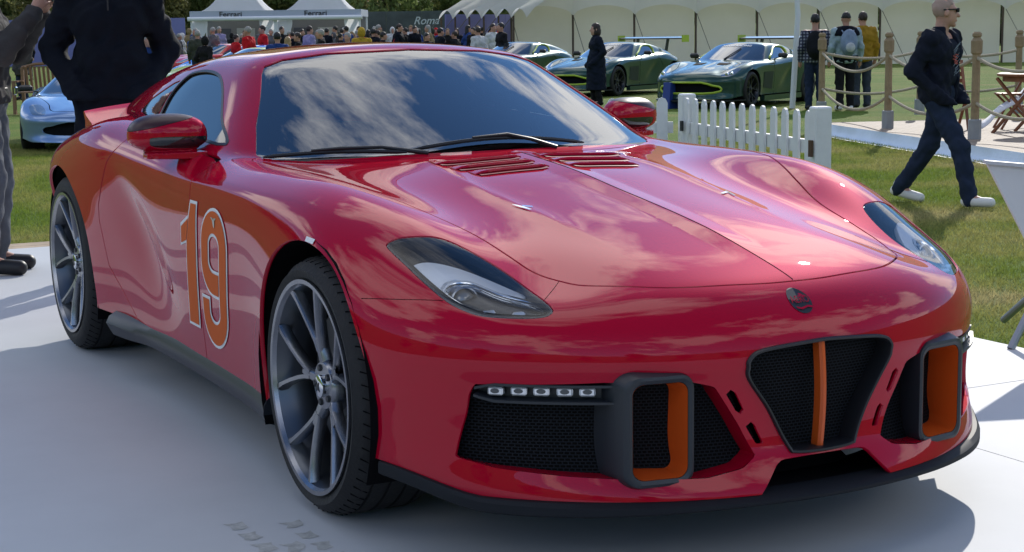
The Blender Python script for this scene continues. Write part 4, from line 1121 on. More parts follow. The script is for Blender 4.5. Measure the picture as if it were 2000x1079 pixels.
# grass blades standing in the nearer lawn
def blades(name, polys, count, hmin, hmax, w, seed):
    rng = np.random.default_rng(seed); pts = []
    areas = []
    for p in polys: areas.append(abs(sum(p[i][0]*p[(i+1) % len(p)][1]-p[(i+1) % len(p)][0]*p[i][1] for i in range(len(p))))/2)
    for p, a in zip(polys, areas):
        k = int(count*a/sum(areas)); p = np.array(p); lo, hi = p.min(0), p.max(0); c = rng.uniform(lo, hi, (int(k*2.6)+10, 2)); c = c[sd_poly(c, p) > 0][:k]; pts.append(c)
    c = np.vstack(pts); k = len(c); a = rng.uniform(0, 2*math.pi, k); h = rng.uniform(hmin, hmax, k); ln = rng.normal(0, .55, (k, 2))*h[:, None]
    dx = np.c_[np.cos(a), np.sin(a), 0*a]*w/2; b = np.c_[c, np.full(k, ZL)]
    V = np.empty((k*3, 3)); V[0::3] = b-dx; V[1::3] = b+dx; V[2::3] = b+np.c_[ln, h]
    me = bpy.data.meshes.new(name); me.vertices.add(k*3); me.vertices.foreach_set('co', V.ravel()); me.loops.add(k*3); me.loops.foreach_set('vertex_index', np.arange(k*3, dtype=np.int32))
    me.polygons.add(k); me.polygons.foreach_set('loop_start', np.arange(0, k*3, 3, dtype=np.int32)); me.polygons.foreach_set('loop_total', np.full(k, 3, np.int32)); me.update(); me.validate()
    m = ground_mat('grass blade', [(.11, .19, .022), (.18, .235, .04), (.30, .29, .09), (.42, .36, .17)], .55, bump=0, fine=25); m.node_tree.nodes['Principled BSDF'].inputs['Roughness'].default_value = .6
    me.materials.append(translucent(m, .5)); return link(name, me)
tag(blades('grass', [[(2.45,-.5),(3.3,-.5),(9.5,6.5),(11.0,9.3),(12.2,14.4),(9,14),(4.8,6),(2.45,3)], [(-2.2,6.7),(2.6,6.7),(4.6,20),(.5,20),(-1.2,11)]], 330000, .018, .042, .006, 3), 'short mown grass round the display platform', 'grass', kind='stuff')
# platform panels
PLAT = mat('white platform paint', (.50, .515, .53), .62, var=.06, vscale=1.2, bump=.03, bscale=8, spec=.15, detail=8)
PANELS = [(-6.2, 1.05, -9.0, 6.2), (1.05, 2.32, -9.0, -2.2), (1.05, 2.32, -2.2, .27), (1.05, 2.32, .27, 2.6), (1.05, 2.32, 2.6, 6.2)]
plat = tag(MB().box((-1.94, -1.4, -.115), (8.50, 15.18, .20)).build('platform', mat('platform core', (.2, .2, .2), .8)), kind='structure')
for xa, xb, ya, yb in PANELS: MB().box(((xa+xb)/2, (ya+yb)/2, -.0075), (xb-xa-.004, yb-ya-.006, .015)).build('platform_panel', PLAT, plat)
WOOD = mat('weathered deck board', (.36, .27, .18), .8, var=.25, vscale=5, bump=.2, bscale=30)
wb = tag(empty('wood_border'), kind='structure')
for k in range(3):
    for q in range(4): MB().box((-5.1+q*2.1+(k % 2)*.5, 6.30+k*.165, -.045), (2.09, .155, .03)).build('plank', WOOD, wb)
# scuff marks of tyres on the panels, each a thin patch
SC = mat('tyre scuff', (.40, .405, .39), .8, var=.25, vscale=40)
sm_ = tag(empty('tyre_mark', (0, 0, 0)), 'grey tyre tread marks on the white panel by the front wheel', 'tyre mark')
rng = random.Random(5)
for r_ in range(3):
    for k in range(4):
        x = -1.02-.065*r_+.01*rng.random(); y = -.38+.105*k+.03*r_
        pts = [(x+dx*.026+rng.uniform(-.006, .006), y+dy*.036+rng.uniform(-.008, .008)) for dx, dy in ((-1,-.8),(0,-1.1),(1,-.7),(.9,.2),(1,.9),(.1,.7),(-1,.9),(-.7,.1))]
        if rng.random() < .85: mobj('tread_print', [(a, b, .0012) for a, b in pts], [tuple(range(8))], SC, sm_, smooth=False)
# ---------------------------------------------------------------- deck with rope fence
DECK = [(12.29,14.66),(9.81,7.24),(16.93,13.82),(13.94,16.23)]
ZD = -.06
e1 = Vector((9.81-12.29, 7.24-14.66, 0)).normalized(); e2 = Vector((-e1.y, e1.x, 0)); e2 = e2 if e2.x > 0 else -e2
dk = tag(empty('deck'), kind='structure')
o0 = Vector((12.29, 14.66, 0))
DB = mat('pale deck board', (.25, .19, .135), .75, var=.22, vscale=4, bump=.15, bscale=30)
nb = 30; wbd = 3.9/nb
for k in range(nb):
    c = o0+e1*4.1+e2*(wbd*(k+.5)); a = math.atan2(e1.y, e1.x)
    st = -.9+.0*k
    MB().box((c.x, c.y, ZD-.015), (8.2, wbd-.006, .03), Matrix.Rotation(a, 3, 'Z')).build('deck_board', DB, dk)
SK = mat('white plastic skirt', (.62, .70, .80), .4, var=.06, vscale=3, bump=.5, bscale=7)
skv = MB(); V = []; F = []; ns = 60
for i in range(ns+1):
    p = o0+e1*(8.2*i/ns)-e2*.01; w_ = .012*math.sin(i*1.7)+.010*math.sin(i*.61)
    V += [tuple(p+Vector((0, 0, ZD+.004))), tuple(p-e2*(.02+w_)+Vector((0, 0, ZD-.08))), tuple(p-e2*(.06+w_)+Vector((0, 0, ZL+.006))), tuple(p-e2*(.16+w_)+Vector((0, 0, ZL+.012)))]
F = [(i*4+k, i*4+k+1, i*4+5+k, i*4+4+k) for i in range(ns) for k in range(3)]
tag(mobj('deck_skirt', V, F, SK, None, smooth=True), 'white plastic skirt along the near edge of the rope deck', 'skirt')
POSTM = mat('post wood', (.30, .215, .12), .75, var=.25, vscale=8, bump=.2, bscale=40); PB = mat('post base paint', (.30, .31, .32), .7, var=.1)
def oct_(r, z): return [(r*math.cos(R(22.5+45*k)), r*math.sin(R(22.5+45*k)), z) for k in range(8)]
def loft(rings):
    V = []; F = []
    for rg in rings: V += rg
    n_ = len(rings[0])
    for i in range(len(rings)-1):
        for k in range(n_): F.append((i*n_+k, i*n_+(k+1) % n_, (i+1)*n_+(k+1) % n_, (i+1)*n_+k))
    F += [tuple(range(n_-1, -1, -1)), tuple((len(rings)-1)*n_+k for k in range(n_))]
    return MB().add(V, F)
PM = {'post_base': loft([oct_(.078, 0), oct_(.078, .22), oct_(.07, .235)]).mesh('post_base', PB), 'post_shaft': loft([oct_(.05, .235), oct_(.046, .99)]).mesh('post_shaft', POSTM),
      'post_head': loft([oct_(.047, .99), oct_(.066, 1.01), oct_(.068, 1.15), oct_(.05, 1.175), oct_(.04, 1.19), oct_(.055, 1.205), oct_(.055, 1.235), oct_(.035, 1.255)]).mesh('post_head', POSTM)}
POSTS = [(13.27,15.83),(12.13,13.0),(11.48,10.7),(14.81,15.41),(16.06,14.64),(11.0,8.9)]
PLBL = ['octagonal wooden rope post beside the man in the plaid shirt', 'octagonal wooden rope post between the backpack men and the walking man', 'octagonal wooden rope post just right of the walking man', 'octagonal wooden rope post mostly hidden behind the walking man', 'wooden rope post at the far side of the deck behind the table', 'wooden rope post at the near end of the deck beyond the picture edge']
for (x, y), lb in zip(POSTS[:5], PLBL):
    p = empty('rope_post', (x, y, ZD), .3, lb, 'post', 'rope posts of the deck')
    for k, m in PM.items(): link(k, m, p)
ROPE = mat('natural rope', (.42, .36, .26), .9, var=.25, vscale=60, bump=.6, bscale=120)
RB_ = [(0, 1, 'between the plaid shirt man\'s post and the next'), (1, 2, 'passing behind the walking man'), (2, 5, 'running from the right front post out of the picture'), (0, 3, 'on the far side behind the backpack men'), (3, 4, 'on the far side beyond the table')]
for a, b, w_ in RB_:
    A = Vector((*POSTS[a], ZD)); B = Vector((*POSTS[b], ZD)); L_ = (B-A).length
    for z, nm in ((.96, 'upper'), (.43, 'lower')):
        sag = .13*L_ if (a, b) in ((0, 1), (1, 2), (2, 5)) else .10*L_
        pts = [tuple(A.lerp(B, t)+Vector((0, 0, z-sag*.62*4*t*(1-t)))) for t in np.linspace(0, 1, 25)]
        tag(MB().tube(pts, .021, 7).build('rope', ROPE, None, True), f'{nm} sagging rope {w_}', 'rope', 'ropes of the deck fence')
# folding table and chairs
TEAK = mat('oiled teak', (.23, .085, .038), .55, var=.25, vscale=9, bump=.1, bscale=40)
tb = empty('folding_table', (12.75, 11.1, ZD), .2, 'round teak folding table on the deck at the right edge', 'table')
MB().lathe([(0, .70), (.36, .70), (.40, .71), (.40, .735), (.37, .745), (0, .745)], 40).build('table_top', TEAK, tb, True)
MB().lathe([(.30, .64), (.33, .64), (.33, .70), (.30, .70)], 32).build('apron', TEAK, tb, True)
for s_ in (-1, 1):
    for t_ in (-1, 1): MB().bar((s_*.26, t_*.30, .68), (s_*.24, -t_*.36, 0), .04, .03).build('leg', TEAK, tb)
MB().bar((-.25, 0, .34), (.25, 0, .34), .03, .03).build('stretcher', TEAK, tb)
def folding_chair(loc, rz, label):
    c = empty('folding_chair', loc, rz, label, 'chair', 'teak folding chairs on the deck')
    for s_ in (-1, 1):
        MB().bar((s_*.20, .22, 0), (s_*.20, -.28, .88), .035, .025).build('leg', TEAK, c); MB().bar((s_*.17, -.24, 0), (s_*.17, .22, .46), .035, .025).build('leg', TEAK, c)
    for k in range(6): MB().box((0, -.16+k*.072, .45), (.36, .055, .02)).build('seat_slat', TEAK, c)
    for k in range(3): MB().box((0, -.175-.037*k, .62+.085*k), (.40, .02, .055)).build('back_slat', TEAK, c)
folding_chair((12.6, 12.35, ZD), R(150), 'teak folding chair behind the legs of the walking man')
folding_chair((13.3, 11.9, ZD), R(60), 'teak folding chair with a white cloth beside the round table')
V = []; F = []
for i in range(13):
    t = i/12; c = Vector((13.42, 11.62, ZD+.62))*(1-t)+Vector((12.75, 11.95, ZD+.06))*t
    for s_ in (-1, 1): V.append(tuple(c+Vector((.05*s_+.01*math.sin(i*2), .06*s_, .04*s_+.02*math.sin(i)))))
F = [(2*i, 2*i+1, 2*i+3, 2*i+2) for i in range(12)]
so = mobj('cloth_strip', V, F, mat('white cotton', (.75, .76, .8), .8), None); md = so.modifiers.new('t', 'SOLIDIFY'); md.thickness = .006
tag(so, 'white cloth strip hanging from the chair by the table', 'cloth')
# ---------------------------------------------------------------- picket fence
WP = mat('white fence paint', (.74, .75, .76), .55, var=.06, vscale=6, bump=.08, bscale=25)
def pk_mesh(h, w, t): return MB().prism([(-w/2, 0), (w/2, 0), (w/2, h-.05), (w*.3, h-.012), (0, h), (-w*.3, h-.012), (-w/2, h-.05)], -t/2, t/2, 'y').mesh('picket', WP)
PK = pk_mesh(.86, .098, .02)
def fence_run(A, B, n_, label, posts, ph=.92):
    A = Vector((*A, ZL)); B = Vector((*B, ZL)); d = (B-A); a = math.atan2(d.y, d.x); f = empty('picket_fence', tuple(A), a, label, 'fence', 'white picket fences'); L_ = d.length
    for k in range(n_):
        o = link('picket', PK, f); o.location = ((k+.5)*L_/n_, -.02, .03)
    for z in (.22, .62): MB().box((L_/2, .012, z), (L_-.02, .035, .10)).build('rail', WP, f)
    for x in posts: MB().add(*(lambda m: (m.V, m.F))(MB().box((x, .02, ph/2), (.13, .13, ph), bev=.012))).build('post', WP, f)
    return f
fence_run((5.8, 8.32), (5.10, 5.55), 13, 'white picket fence run coming forward from the gate post', (0, 2.86))
fence_run((4.35, 9.10), (5.74, 8.40), 7, 'short white picket fence run behind the far wing mirror', ())
gh = empty('gate_latch', (5.62, 7.6, ZL), 0, 'small dark metal latch on the gate post', 'latch'); MB().box((.10, .65, .64), (.02, .03, .09)).build('plate', BLK, gh)
bh = empty('gate_bolt', (5.10, 5.55, ZL), 0, 'rusty bolt on the end post of the picket fence', 'bolt'); MB().box((-.075, -.02, .62), (.02, .035, .12)).build('bolt_body', mat('rust', (.09, .05, .03), .8), bh)
# info board at the platform edge
def near(p, k): return Vector(CAM_P)+(Vector(p)-Vector(CAM_P))*k
ib = empty('info_board', (2.26, .72, 0), 0, 'white angled info board on a metal leg at the right platform edge', 'sign'); ib0 = Vector((2.26, .72, 0))
q = [near(p, .93)-ib0 for p in ((2.61,1.24,.68),(3.05,1.00,.63),(2.95,.97,.10),(2.73,1.12,.355))]
nrm = (q[1]-q[0]).cross(q[3]-q[0]).normalized()*.022
mobj('panel', [tuple(v) for v in q]+[tuple(v+nrm) for v in q], [(0,1,2,3),(7,6,5,4),(0,4,5,1),(1,5,6,2),(2,6,7,3),(3,7,4,0)], mat('board grey white', (.62, .63, .63), .5, var=.04), ib, smooth=False)
lip_ = MB().bar(q[0]+nrm*.5+Vector((-.01, 0, .008)), q[1]+nrm*.5+Vector((0, 0, .008)), .05, .014); lip_.build('top_edge', mat('board edge', (.5, .52, .55), .4), ib)
MB().tube([(0, 0, 0), tuple((q[2]+q[3])/2+Vector((.02, .03, .05)))], .016, 10).build('leg', mat('zinc tube', (.32, .34, .37), .4, .7), ib, True)
MB().tube([(.45, .5, 0), tuple(q[1]*.5+q[2]*.5)], .016, 10).build('leg', MATS['zinc tube'], ib, True)
# pole
tag(MB().tube([(16.72, 21.06, ZL), (16.78, 21.0, 1.5), (16.62, 21.15, 5.5)], [.055, .05, .035], 12).build('flag_pole', mat('pole white', (.7, .73, .76), .4), None, True), 'tall thin white pole standing before the nearest green racing car', 'pole')
# ---------------------------------------------------------------- tents and hoardings
def canvas(name, col, trans=.25):
    m = mat(name, col, .8, var=.06, vscale=.7, bump=.25, bscale=1.6); t = m.node_tree; b = t.nodes['Principled BSDF']
    tl = t.nodes.new('ShaderNodeBsdfTranslucent'); tl.inputs[0].default_value = (*col, 1); ms = t.nodes.new('ShaderNodeMixShader'); ms.inputs[0].default_value = trans
    o = [n_ for n_ in t.nodes if n_.type == 'OUTPUT_MATERIAL'][0]; t.links.new(b.outputs[0], ms.inputs[1]); t.links.new(tl.outputs[0], ms.inputs[2]); t.links.new(ms.outputs[0], o.inputs[0]); return m
CREAM = canvas('cream canvas', (.80, .77, .68), .55); CREAM2 = canvas('pale canvas', (.84, .83, .77), .6); TENTW = canvas('white tent cloth', (.76, .78, .80), .45)
TRUNKW = mat('tent pole wood', (.10, .07, .05), .8)
mq = empty('marquee', (29.04, 55.72, ZL), math.atan2(-.463, .885), 'long cream marquee with scalloped valance behind the green cars', 'tent')
BW, NBAY, EH = 2.5, 12, 2.25
wallm = None
for k in range(NBAY):
    x0 = k*BW; V = []; F = []
    # wall panel, slightly slack
    for i in range(9):
        for j in range(7):
            u, v = i/8, j/6; V.append((x0+.03+u*(BW-.06), .55+.05*math.sin(math.pi*u)*math.sin(math.pi*v)+.015*math.sin(7*u+3*v+k*2), v*3.2))
    F = [(i*7+j, (i+1)*7+j, (i+1)*7+j+1, i*7+j+1) for i in range(8) for j in range(6)]
    mobj('wall_panel', V, F, CREAM, mq)
    V = []; F = []
    for i in range(17):
        u = i/16; arch = EH-.12+.40*(math.sin(math.pi*u)**.55)
        for j in range(4):
            v = j/3; z = arch+(3.36-arch)*v; V.append((x0+u*BW, -.12+.18*v-.10*math.sin(math.pi*u)*(1-v), z))
    F = [(i*4+j, (i+1)*4+j, (i+1)*4+j+1, i*4+j+1) for i in range(16) for j in range(3)]
    mobj('valance', V, F, CREAM2, mq)
    MB().tube([(x0, .3, 0), (x0, .25, 3.2)], .045, 8).build('tent_pole', TRUNKW, mq, True)
    MB().tube([(x0, -.12, EH-.1), (x0+.55, -2.3, 0)], .014, 5).build('guy_rope', mat('guy rope', (.12, .11, .09), .9), mq, True)
V = []; F = []; nx = NBAY*8+1
for i in range(nx):
    u = (i % 8)/8.0; x = i*BW/8; lift = .16*math.sin(math.pi*u)
    for y, z in ((.06, 3.36), (.7, 3.55-lift*.5), (2.2, 4.25-lift), (4.5, 5.4), (6.8, 4.25), (9.0, 3.2)): V.append((x, y, z))
F = [(i*6+j, (i+1)*6+j, (i+1)*6+j+1, i*6+j+1) for i in range(nx-1) for j in range(5)]
mobj('roof', V, F, CREAM2, mq)
MB().add([(0, .55, 0), (0, 8.9, 0), (0, 8.9, 3.2), (0, 4.5, 5.3), (0, .55, 3.35)], [(0, 1, 2, 3, 4)]).build('end_wall', CREAM, mq)
# open canopy at the marquee's left end
ac = empty('canopy_tent', (27.9, 58.6, ZL), math.atan2(-4.9, 1.3), 'row of cream scalloped awnings on dark poles left of the marquee', 'tent')
L_ = 5.4
for k in range(6):
    x0 = k*L_/6*.98; w_ = L_/6
    V = []; F = []
    for i in range(13):
        u = i/12; arch = 2.05+.38*(math.sin(math.pi*u)**.7)
        for (y, z) in ((-.9, arch), (-.45, 2.45+.10*math.sin(math.pi*u)), (.6, 2.95), (2.4, 3.5)): V.append((x0+u*w_, y, z))
    F = [(i*4+j, (i+1)*4+j, (i+1)*4+j+1, i*4+j+1) for i in range(12) for j in range(3)]
    mobj('awning', V, F, CREAM2, ac)
    MB().tube([(x0, -.75, 0), (x0, -.75, 2.15)], .04, 7).build('tent_pole', TRUNKW, ac, True)
    MB().tube([(x0, -.9, 2.05), (x0-.1, -3.0, 0)], .015, 5).build('guy_rope', MATS['guy rope'], ac, True)
PURP = mat('violet hoarding print', (.17, .18, .42), .6, var=.05, vscale=.5)
def hoarding(A, B, h, m, label, np_=6):
    A = Vector((*A, ZL)); B = Vector((*B, ZL)); d = B-A; f = empty('hoarding', tuple(A), math.atan2(d.y, d.x), label, 'hoarding'); L_ = d.length
    for k in range(np_): MB().box(((k+.5)*L_/np_, 0, h/2), (L_/np_-.012, .05, h)).build('panel', m, f)
    return f
hoarding((-4.0, 100.5), (24.74, 86.51), 2.55, PURP, 'violet hoarding wall behind the crowd at the far left', 12)
hoarding((28.4, 60.6), (33.5, 63.0), 2.3, PURP, 'violet hoarding wall seen under the cream awnings', 4)
GP = mat('dark photo print hoarding', (.045, .06, .058), .5, var=.55, vscale=.9, detail=8)
hb = hoarding((32.9, 82.25), (38.2, 79.5), 2.75, GP, 'dark green printed hoarding right of the white tents', 3)
def text_obj(name, body, size, parent, loc, rot, material, extr=.01, ital=0, sx=1):
    fc = bpy.data.curves.new(name, 'FONT'); fc.body = body; fc.size = size; fc.align_x = 'CENTER'; fc.align_y = 'CENTER'; fc.extrude = extr; fc.shear = ital; fc.offset = size*.012
    to = bpy.data.objects.new(name, fc); COL.objects.link(to); bpy.context.view_layer.update(); me = bpy.data.meshes.new_from_object(to); bpy.data.objects.remove(to)
    me.materials.clear(); me.materials.append(material); o = link(name, me, parent); o.location = loc; o.rotation_euler = rot; o.scale = (sx, 1, 1); return o
text_obj('lettering', 'Roma', .6, hb, (4.2, -.04, 2.2), (R(90), 0, 0), mat('pale print', (.45, .5, .5), .6), .004, .35)
# two pagoda tents
def pagoda(loc, label):
    t = empty('pagoda_tent', (*loc, ZL), math.atan2(-.4648, .8854), label, 'tent', 'white pagoda tents')
    w = 4.25; zt = 2.42
    V = []; F = []; nr = 9
    for i in range(nr):
        u = i/(nr-1); h = zt+.28+3.0*(u**1.7 if False else (1-(1-u)**.62)*.4+u**2.2*.6); s_ = (1-u)**1.0*.80+.02; q = w/2*s_
        for a in range(32):
            an = 2*math.pi*a/32; c, s2 = math.cos(an), math.sin(an); m_ = max(abs(c), abs(s2)); rad = q/m_*(1-.06*math.sin(2*an)**2*0); V.append((c*rad, w/2+s2*rad, h-.05*abs(math.sin(4*an))*(1-u)))
    F = [(i*32+a, i*32+(a+1) % 32, (i+1)*32+(a+1) % 32, (i+1)*32+a) for i in range(nr-1) for a in range(32)]
    mobj('roof', V, F, TENTW, t)
    FA = mat('grey fascia', (.42, .46, .54), .55); GU = mat('white gutter', (.75, .77, .8), .4)
    for (c, d) in (((0, 0, zt+.16), (w, .06, .34)), ((-w/2, w/2, zt+.16), (.06, w-.1, .34)), ((w/2, w/2, zt+.16), (.06, w-.1, .34)), ((0, w, zt+.16), (w-.1, .06, .34))): MB().box(c, d).build('fascia', FA, t)
    MB().tube([(-w/2-.1, -.14, zt-.06), (w/2+.1, -.14, zt-.06)], .11, 10).build('gutter', GU, t, True)
    for x in (-w/2+.05, w/2-.05):
        for y in (.05, w-.05): MB().box((x, y, zt/2), (.09, .09, zt)).build('post', GU, t)
    for s_ in (-1, 1):
        V = []; F = []
        for i in range(7):
            for j in range(13):
                v = j/12; wid = .75*(1-.72*math.exp(-((v-.42)/.25)**2)) if v < .9 else .75
                V.append((s_*(w/2-.08-i/6*wid), .12+.05*math.sin(i*2.4), v*2.28))
        F = [(i*13+j, (i+1)*13+j, (i+1)*13+j+1, i*13+j+1) for i in range(6) for j in range(12)]
        mobj('curtain', V, F, TENTW, t)
    MB().box((0, w-.2, 1.2), (w-.2, .05, 2.4)).build('back_wall', mat('tent interior lining', (.26, .25, .25), .8), t)
    MB().box((0, w/2, .01), (w, w, .02)).build('floor', mat('tent carpet', (.06, .05, .05), .9), t)
    for x in (-1.25, 0, 1.2): MB().box((x, w-.26, 1.25), (.95, .04, 1.3), bev=.01).build('display_panel', mat('display panel', (.10, .10, .12), .5) if x else mat('display light', (.5, .5, .48), .6), t)
    text_obj('lettering', 'Ferrari', .36, t, (-.1, -.05, zt+.15), (R(90), 0, 0), mat('fascia black', (.02, .02, .025), .5), .006, 0, 1.15)
    return t
pagoda((24.0, 75.9), 'white pagoda tent with curtains, left of the two')
pagoda((27.75, 73.95), 'white pagoda tent with curtains, right of the two')
ctr = empty('counter', (21.6, 70.5, ZL), math.atan2(-.4648, .8854), 'white reception counter in front of the left pagoda tent', 'counter'); MB().box((0, 0, .55), (.75, .5, 1.1), bev=.02).build('counter_body', WHITE, ctr); MB().box((0, -.255, .8), (.08, .01, .1)).build('counter_logo', BLK, ctr)
rc = empty('red_canopy', (43.9, 105.0, ZL), .4, 'small red tent peak rising behind the dark hoarding', 'tent'); MB().lathe([(1.5, 2.2), (1.1, 2.9), (.5, 3.6), (.12, 4.3), (0, 4.4)], 10).build('canopy', mat('red canvas', (.45, .02, .02), .7), rc, True); MB().tube([(0, 0, 0), (0, 0, 4.2)], .05, 6).build('mast', TRUNKW, rc)
# ---------------------------------------------------------------- trees
LEAFS = [ground_mat('leaf '+str(i), c, .5, rough=.6, bump=0, fine=1.7) for i, c in enumerate([[(.11, .16, .05), (.17, .22, .07), (.24, .27, .10)], [(.14, .16, .05), (.21, .21, .075), (.28, .26, .10)], [(.12, .17, .055), (.18, .23, .08), (.24, .28, .11)]])]
LEAFS = [translucent(m, .45) for m in LEAFS]
BARK = mat('tree bark', (.09, .07, .05), .9, var=.3, vscale=3, bump=.5, bscale=6)
def tree_meshes(seed, H, Wd, n_leaf, ls):
    rng = np.random.default_rng(seed); lobes = []
    for k in range(16):
        a = rng.uniform(0, 6.28); rr = rng.uniform(.1, .75)*Wd/2; z = H*rng.uniform(.22, .92); rr *= (1.15-abs(z/H-.5)); lobes.append((np.array([rr*math.cos(a), rr*math.sin(a), z]), rng.uniform(.16, .30)*Wd))
    w = np.array([l[1]**2 for l in lobes]); pick = rng.choice(len(lobes), n_leaf, p=w/w.sum()); c = np.array([l[0] for l in lobes])[pick]; r = np.array([l[1] for l in lobes])[pick]
    d = rng.normal(size=(n_leaf, 3)); d /= np.linalg.norm(d, axis=1)[:, None]; p = c+d*(r*rng.uniform(.55, 1.05, n_leaf)**.6)[:, None]*[1, 1, .8]
    nn = d+rng.normal(0, .5, (n_leaf, 3)); nn /= np.linalg.norm(nn, axis=1)[:, None]; t = np.cross(nn, rng.normal(size=(n_leaf, 3))); t /= np.linalg.norm(t, axis=1)[:, None]; b = np.cross(nn, t)
    s = ls*rng.uniform(.6, 1.3, n_leaf)[:, None]; V = np.empty((n_leaf*4, 3)); V[0::4] = p-t*s; V[1::4] = p+b*s*.55; V[2::4] = p+t*s; V[3::4] = p-b*s*.55
    me = bpy.data.meshes.new('crown'); me.from_pydata(V.tolist(), [], np.arange(n_leaf*4).reshape(-1, 4).tolist()); me.materials.append(LEAFS[seed % 3])
    tk = MB(); tk.tube([(0, 0, 0), (.1, 0, H*.2), (-.05, .1, H*.45), (0, 0, H*.7)], [H*.035, H*.028, H*.018, H*.006], 9)
    for l in lobes[:8]: tk.tube([(0, 0, H*.22+.1*l[0][2]), tuple(l[0]*[.5, .5, .85]), tuple(l[0])], [H*.014, H*.009, H*.003], 5)
    return me, tk.mesh('trunk', BARK, True)
TREES = [tree_meshes(11+k, 11+1.5*k, 9+k, 5200, .34) for k in range(4)]
def wood(name, spots, label):
    """a belt of trees that reads as one mass: crowns and trunks of many trees in one object"""
    VV = []; FF = []; base = 0; mi = []
    for x, y, k, rz, sc in spots:
        for q, me in enumerate(TREES[k]):
            v = np.empty(len(me.vertices)*3); me.vertices.foreach_get('co', v); v = v.reshape(-1, 3)*sc; c, s_ = math.cos(rz), math.sin(rz)
            VV.append(np.c_[v[:, 0]*c-v[:, 1]*s_+x, v[:, 0]*s_+v[:, 1]*c+y, v[:, 2]+ZL])
            ls = np.empty(len(me.loops), np.int32); me.loops.foreach_get('vertex_index', ls); lt = np.empty(len(me.polygons), np.int32); me.polygons.foreach_get('loop_total', lt)
            FF.append((ls+base, lt)); mi.append(np.full(len(lt), (k % 3) if q == 0 else 3, np.int32)); base += len(v)
    V = np.vstack(VV); L = np.concatenate([f[0] for f in FF]); T = np.concatenate([f[1] for f in FF]); m = bpy.data.meshes.new(name)
    m.vertices.add(len(V)); m.vertices.foreach_set('co', V.ravel()); m.loops.add(len(L)); m.loops.foreach_set('vertex_index', L); m.polygons.add(len(T)); m.polygons.foreach_set('loop_start', np.r_[0, np.cumsum(T)[:-1]].astype(np.int32)); m.polygons.foreach_set('loop_total', T)
    for q in LEAFS+[BARK]: m.materials.append(q)
    m.polygons.foreach_set('material_index', np.concatenate(mi)); m.update(); m.validate(); return tag(link(name, m), label, 'trees', kind='stuff')
rng = random.Random(8); SP = []
for k in range(24):
    px = -160+k*52+rng.uniform(-18, 18); w = rng.uniform(100, 118); P = Vector(CAM_P)+(CF+CR*((px-1000)/3217.6))*w
    if px < 1010: SP.append((P.x, P.y, k % 4, rng.uniform(0, 6), rng.uniform(.34, .50)))
for k in range(22):
    px = -200+k*62+rng.uniform(-18, 18); w = rng.uniform(135, 170); P = Vector(CAM_P)+(CF+CR*((px-1000)/3217.6))*w; SP.append((P.x, P.y, (k+1) % 4, rng.uniform(0, 6), rng.uniform(.8, 1.2)))
for k in range(16):
    px = 1180+k*95+rng.uniform(-25, 25); w = rng.uniform(115, 150); P = Vector(CAM_P)+(CF+CR*((px-1000)/3217.6))*w; SP.append((P.x, P.y, k % 4, rng.uniform(0, 6), rng.uniform(.7, 1.0)))
wood('tree_belt', SP, 'olive green belt of trees beyond the hoardings and tents')
SP = []
for k in range(12):   # the park goes on behind the viewer too
    a = R(150+k*17+rng.uniform(-4, 4)); d = rng.uniform(55, 80); SP.append((d*math.sin(a)-2, d*math.cos(a)-4, k % 4, rng.uniform(0, 6), rng.uniform(.7, 1.0)))
wood('park_trees', SP, 'park trees round the lawn behind the viewer')
# ---------------------------------------------------------------- other cars
LOW = car_surface(F_all, .034)
MOUTH = [(-.1,.50),(.30,.50),(.42,.47),(.50,.44),(.60,.42),(.64,.38),(.62,.33),(.5,.30),(.30,.29),(-.1,.29)]
f_mouth = lambda S: field(S, MOUTH, (0, 2), lambda P: P[:, 1] < -.3)
def coupe_meshes(col_name, mouth=True, surf=None):
    S = surf or LOW; S = S.clip(f_bottom(S)); S = S.clip(f_arch(S)); out = {}
    m_, S = split(S, f_mouth, 0); out['front_grille'] = flat_cap(m_, (0, .06, 0)).both()
    sc, S = split(S, f_screen, 0); out['windshield'] = sc.both()
    sd, S = split(S, f_side, 0); out['side_window'] = sd
    rw, S = split(S, f_rear, 0); out['rear_window'] = rw.both()
    lp, S = split(S, f_lamp, 0); out['headlight'] = lp
    hd, S = split(S, f_hood, .006); out['hood'] = hd.both(); dr, S = split(S, f_door, .006); out['door'] = dr
    out['body_shell'] = S.flange(.02).both(); out['mouth'] = m_
    return out
CM = coupe_meshes('x')
def smesh(S, name, m): 
    N = S.N/(np.linalg.norm(S.N, axis=1)[:, None]+1e-9); return make_mesh(name, S.P, S.F, m, normals=N)
DGL = mat('dark car glass', (.02, .025, .03), .05, spec=.8, coat=1)
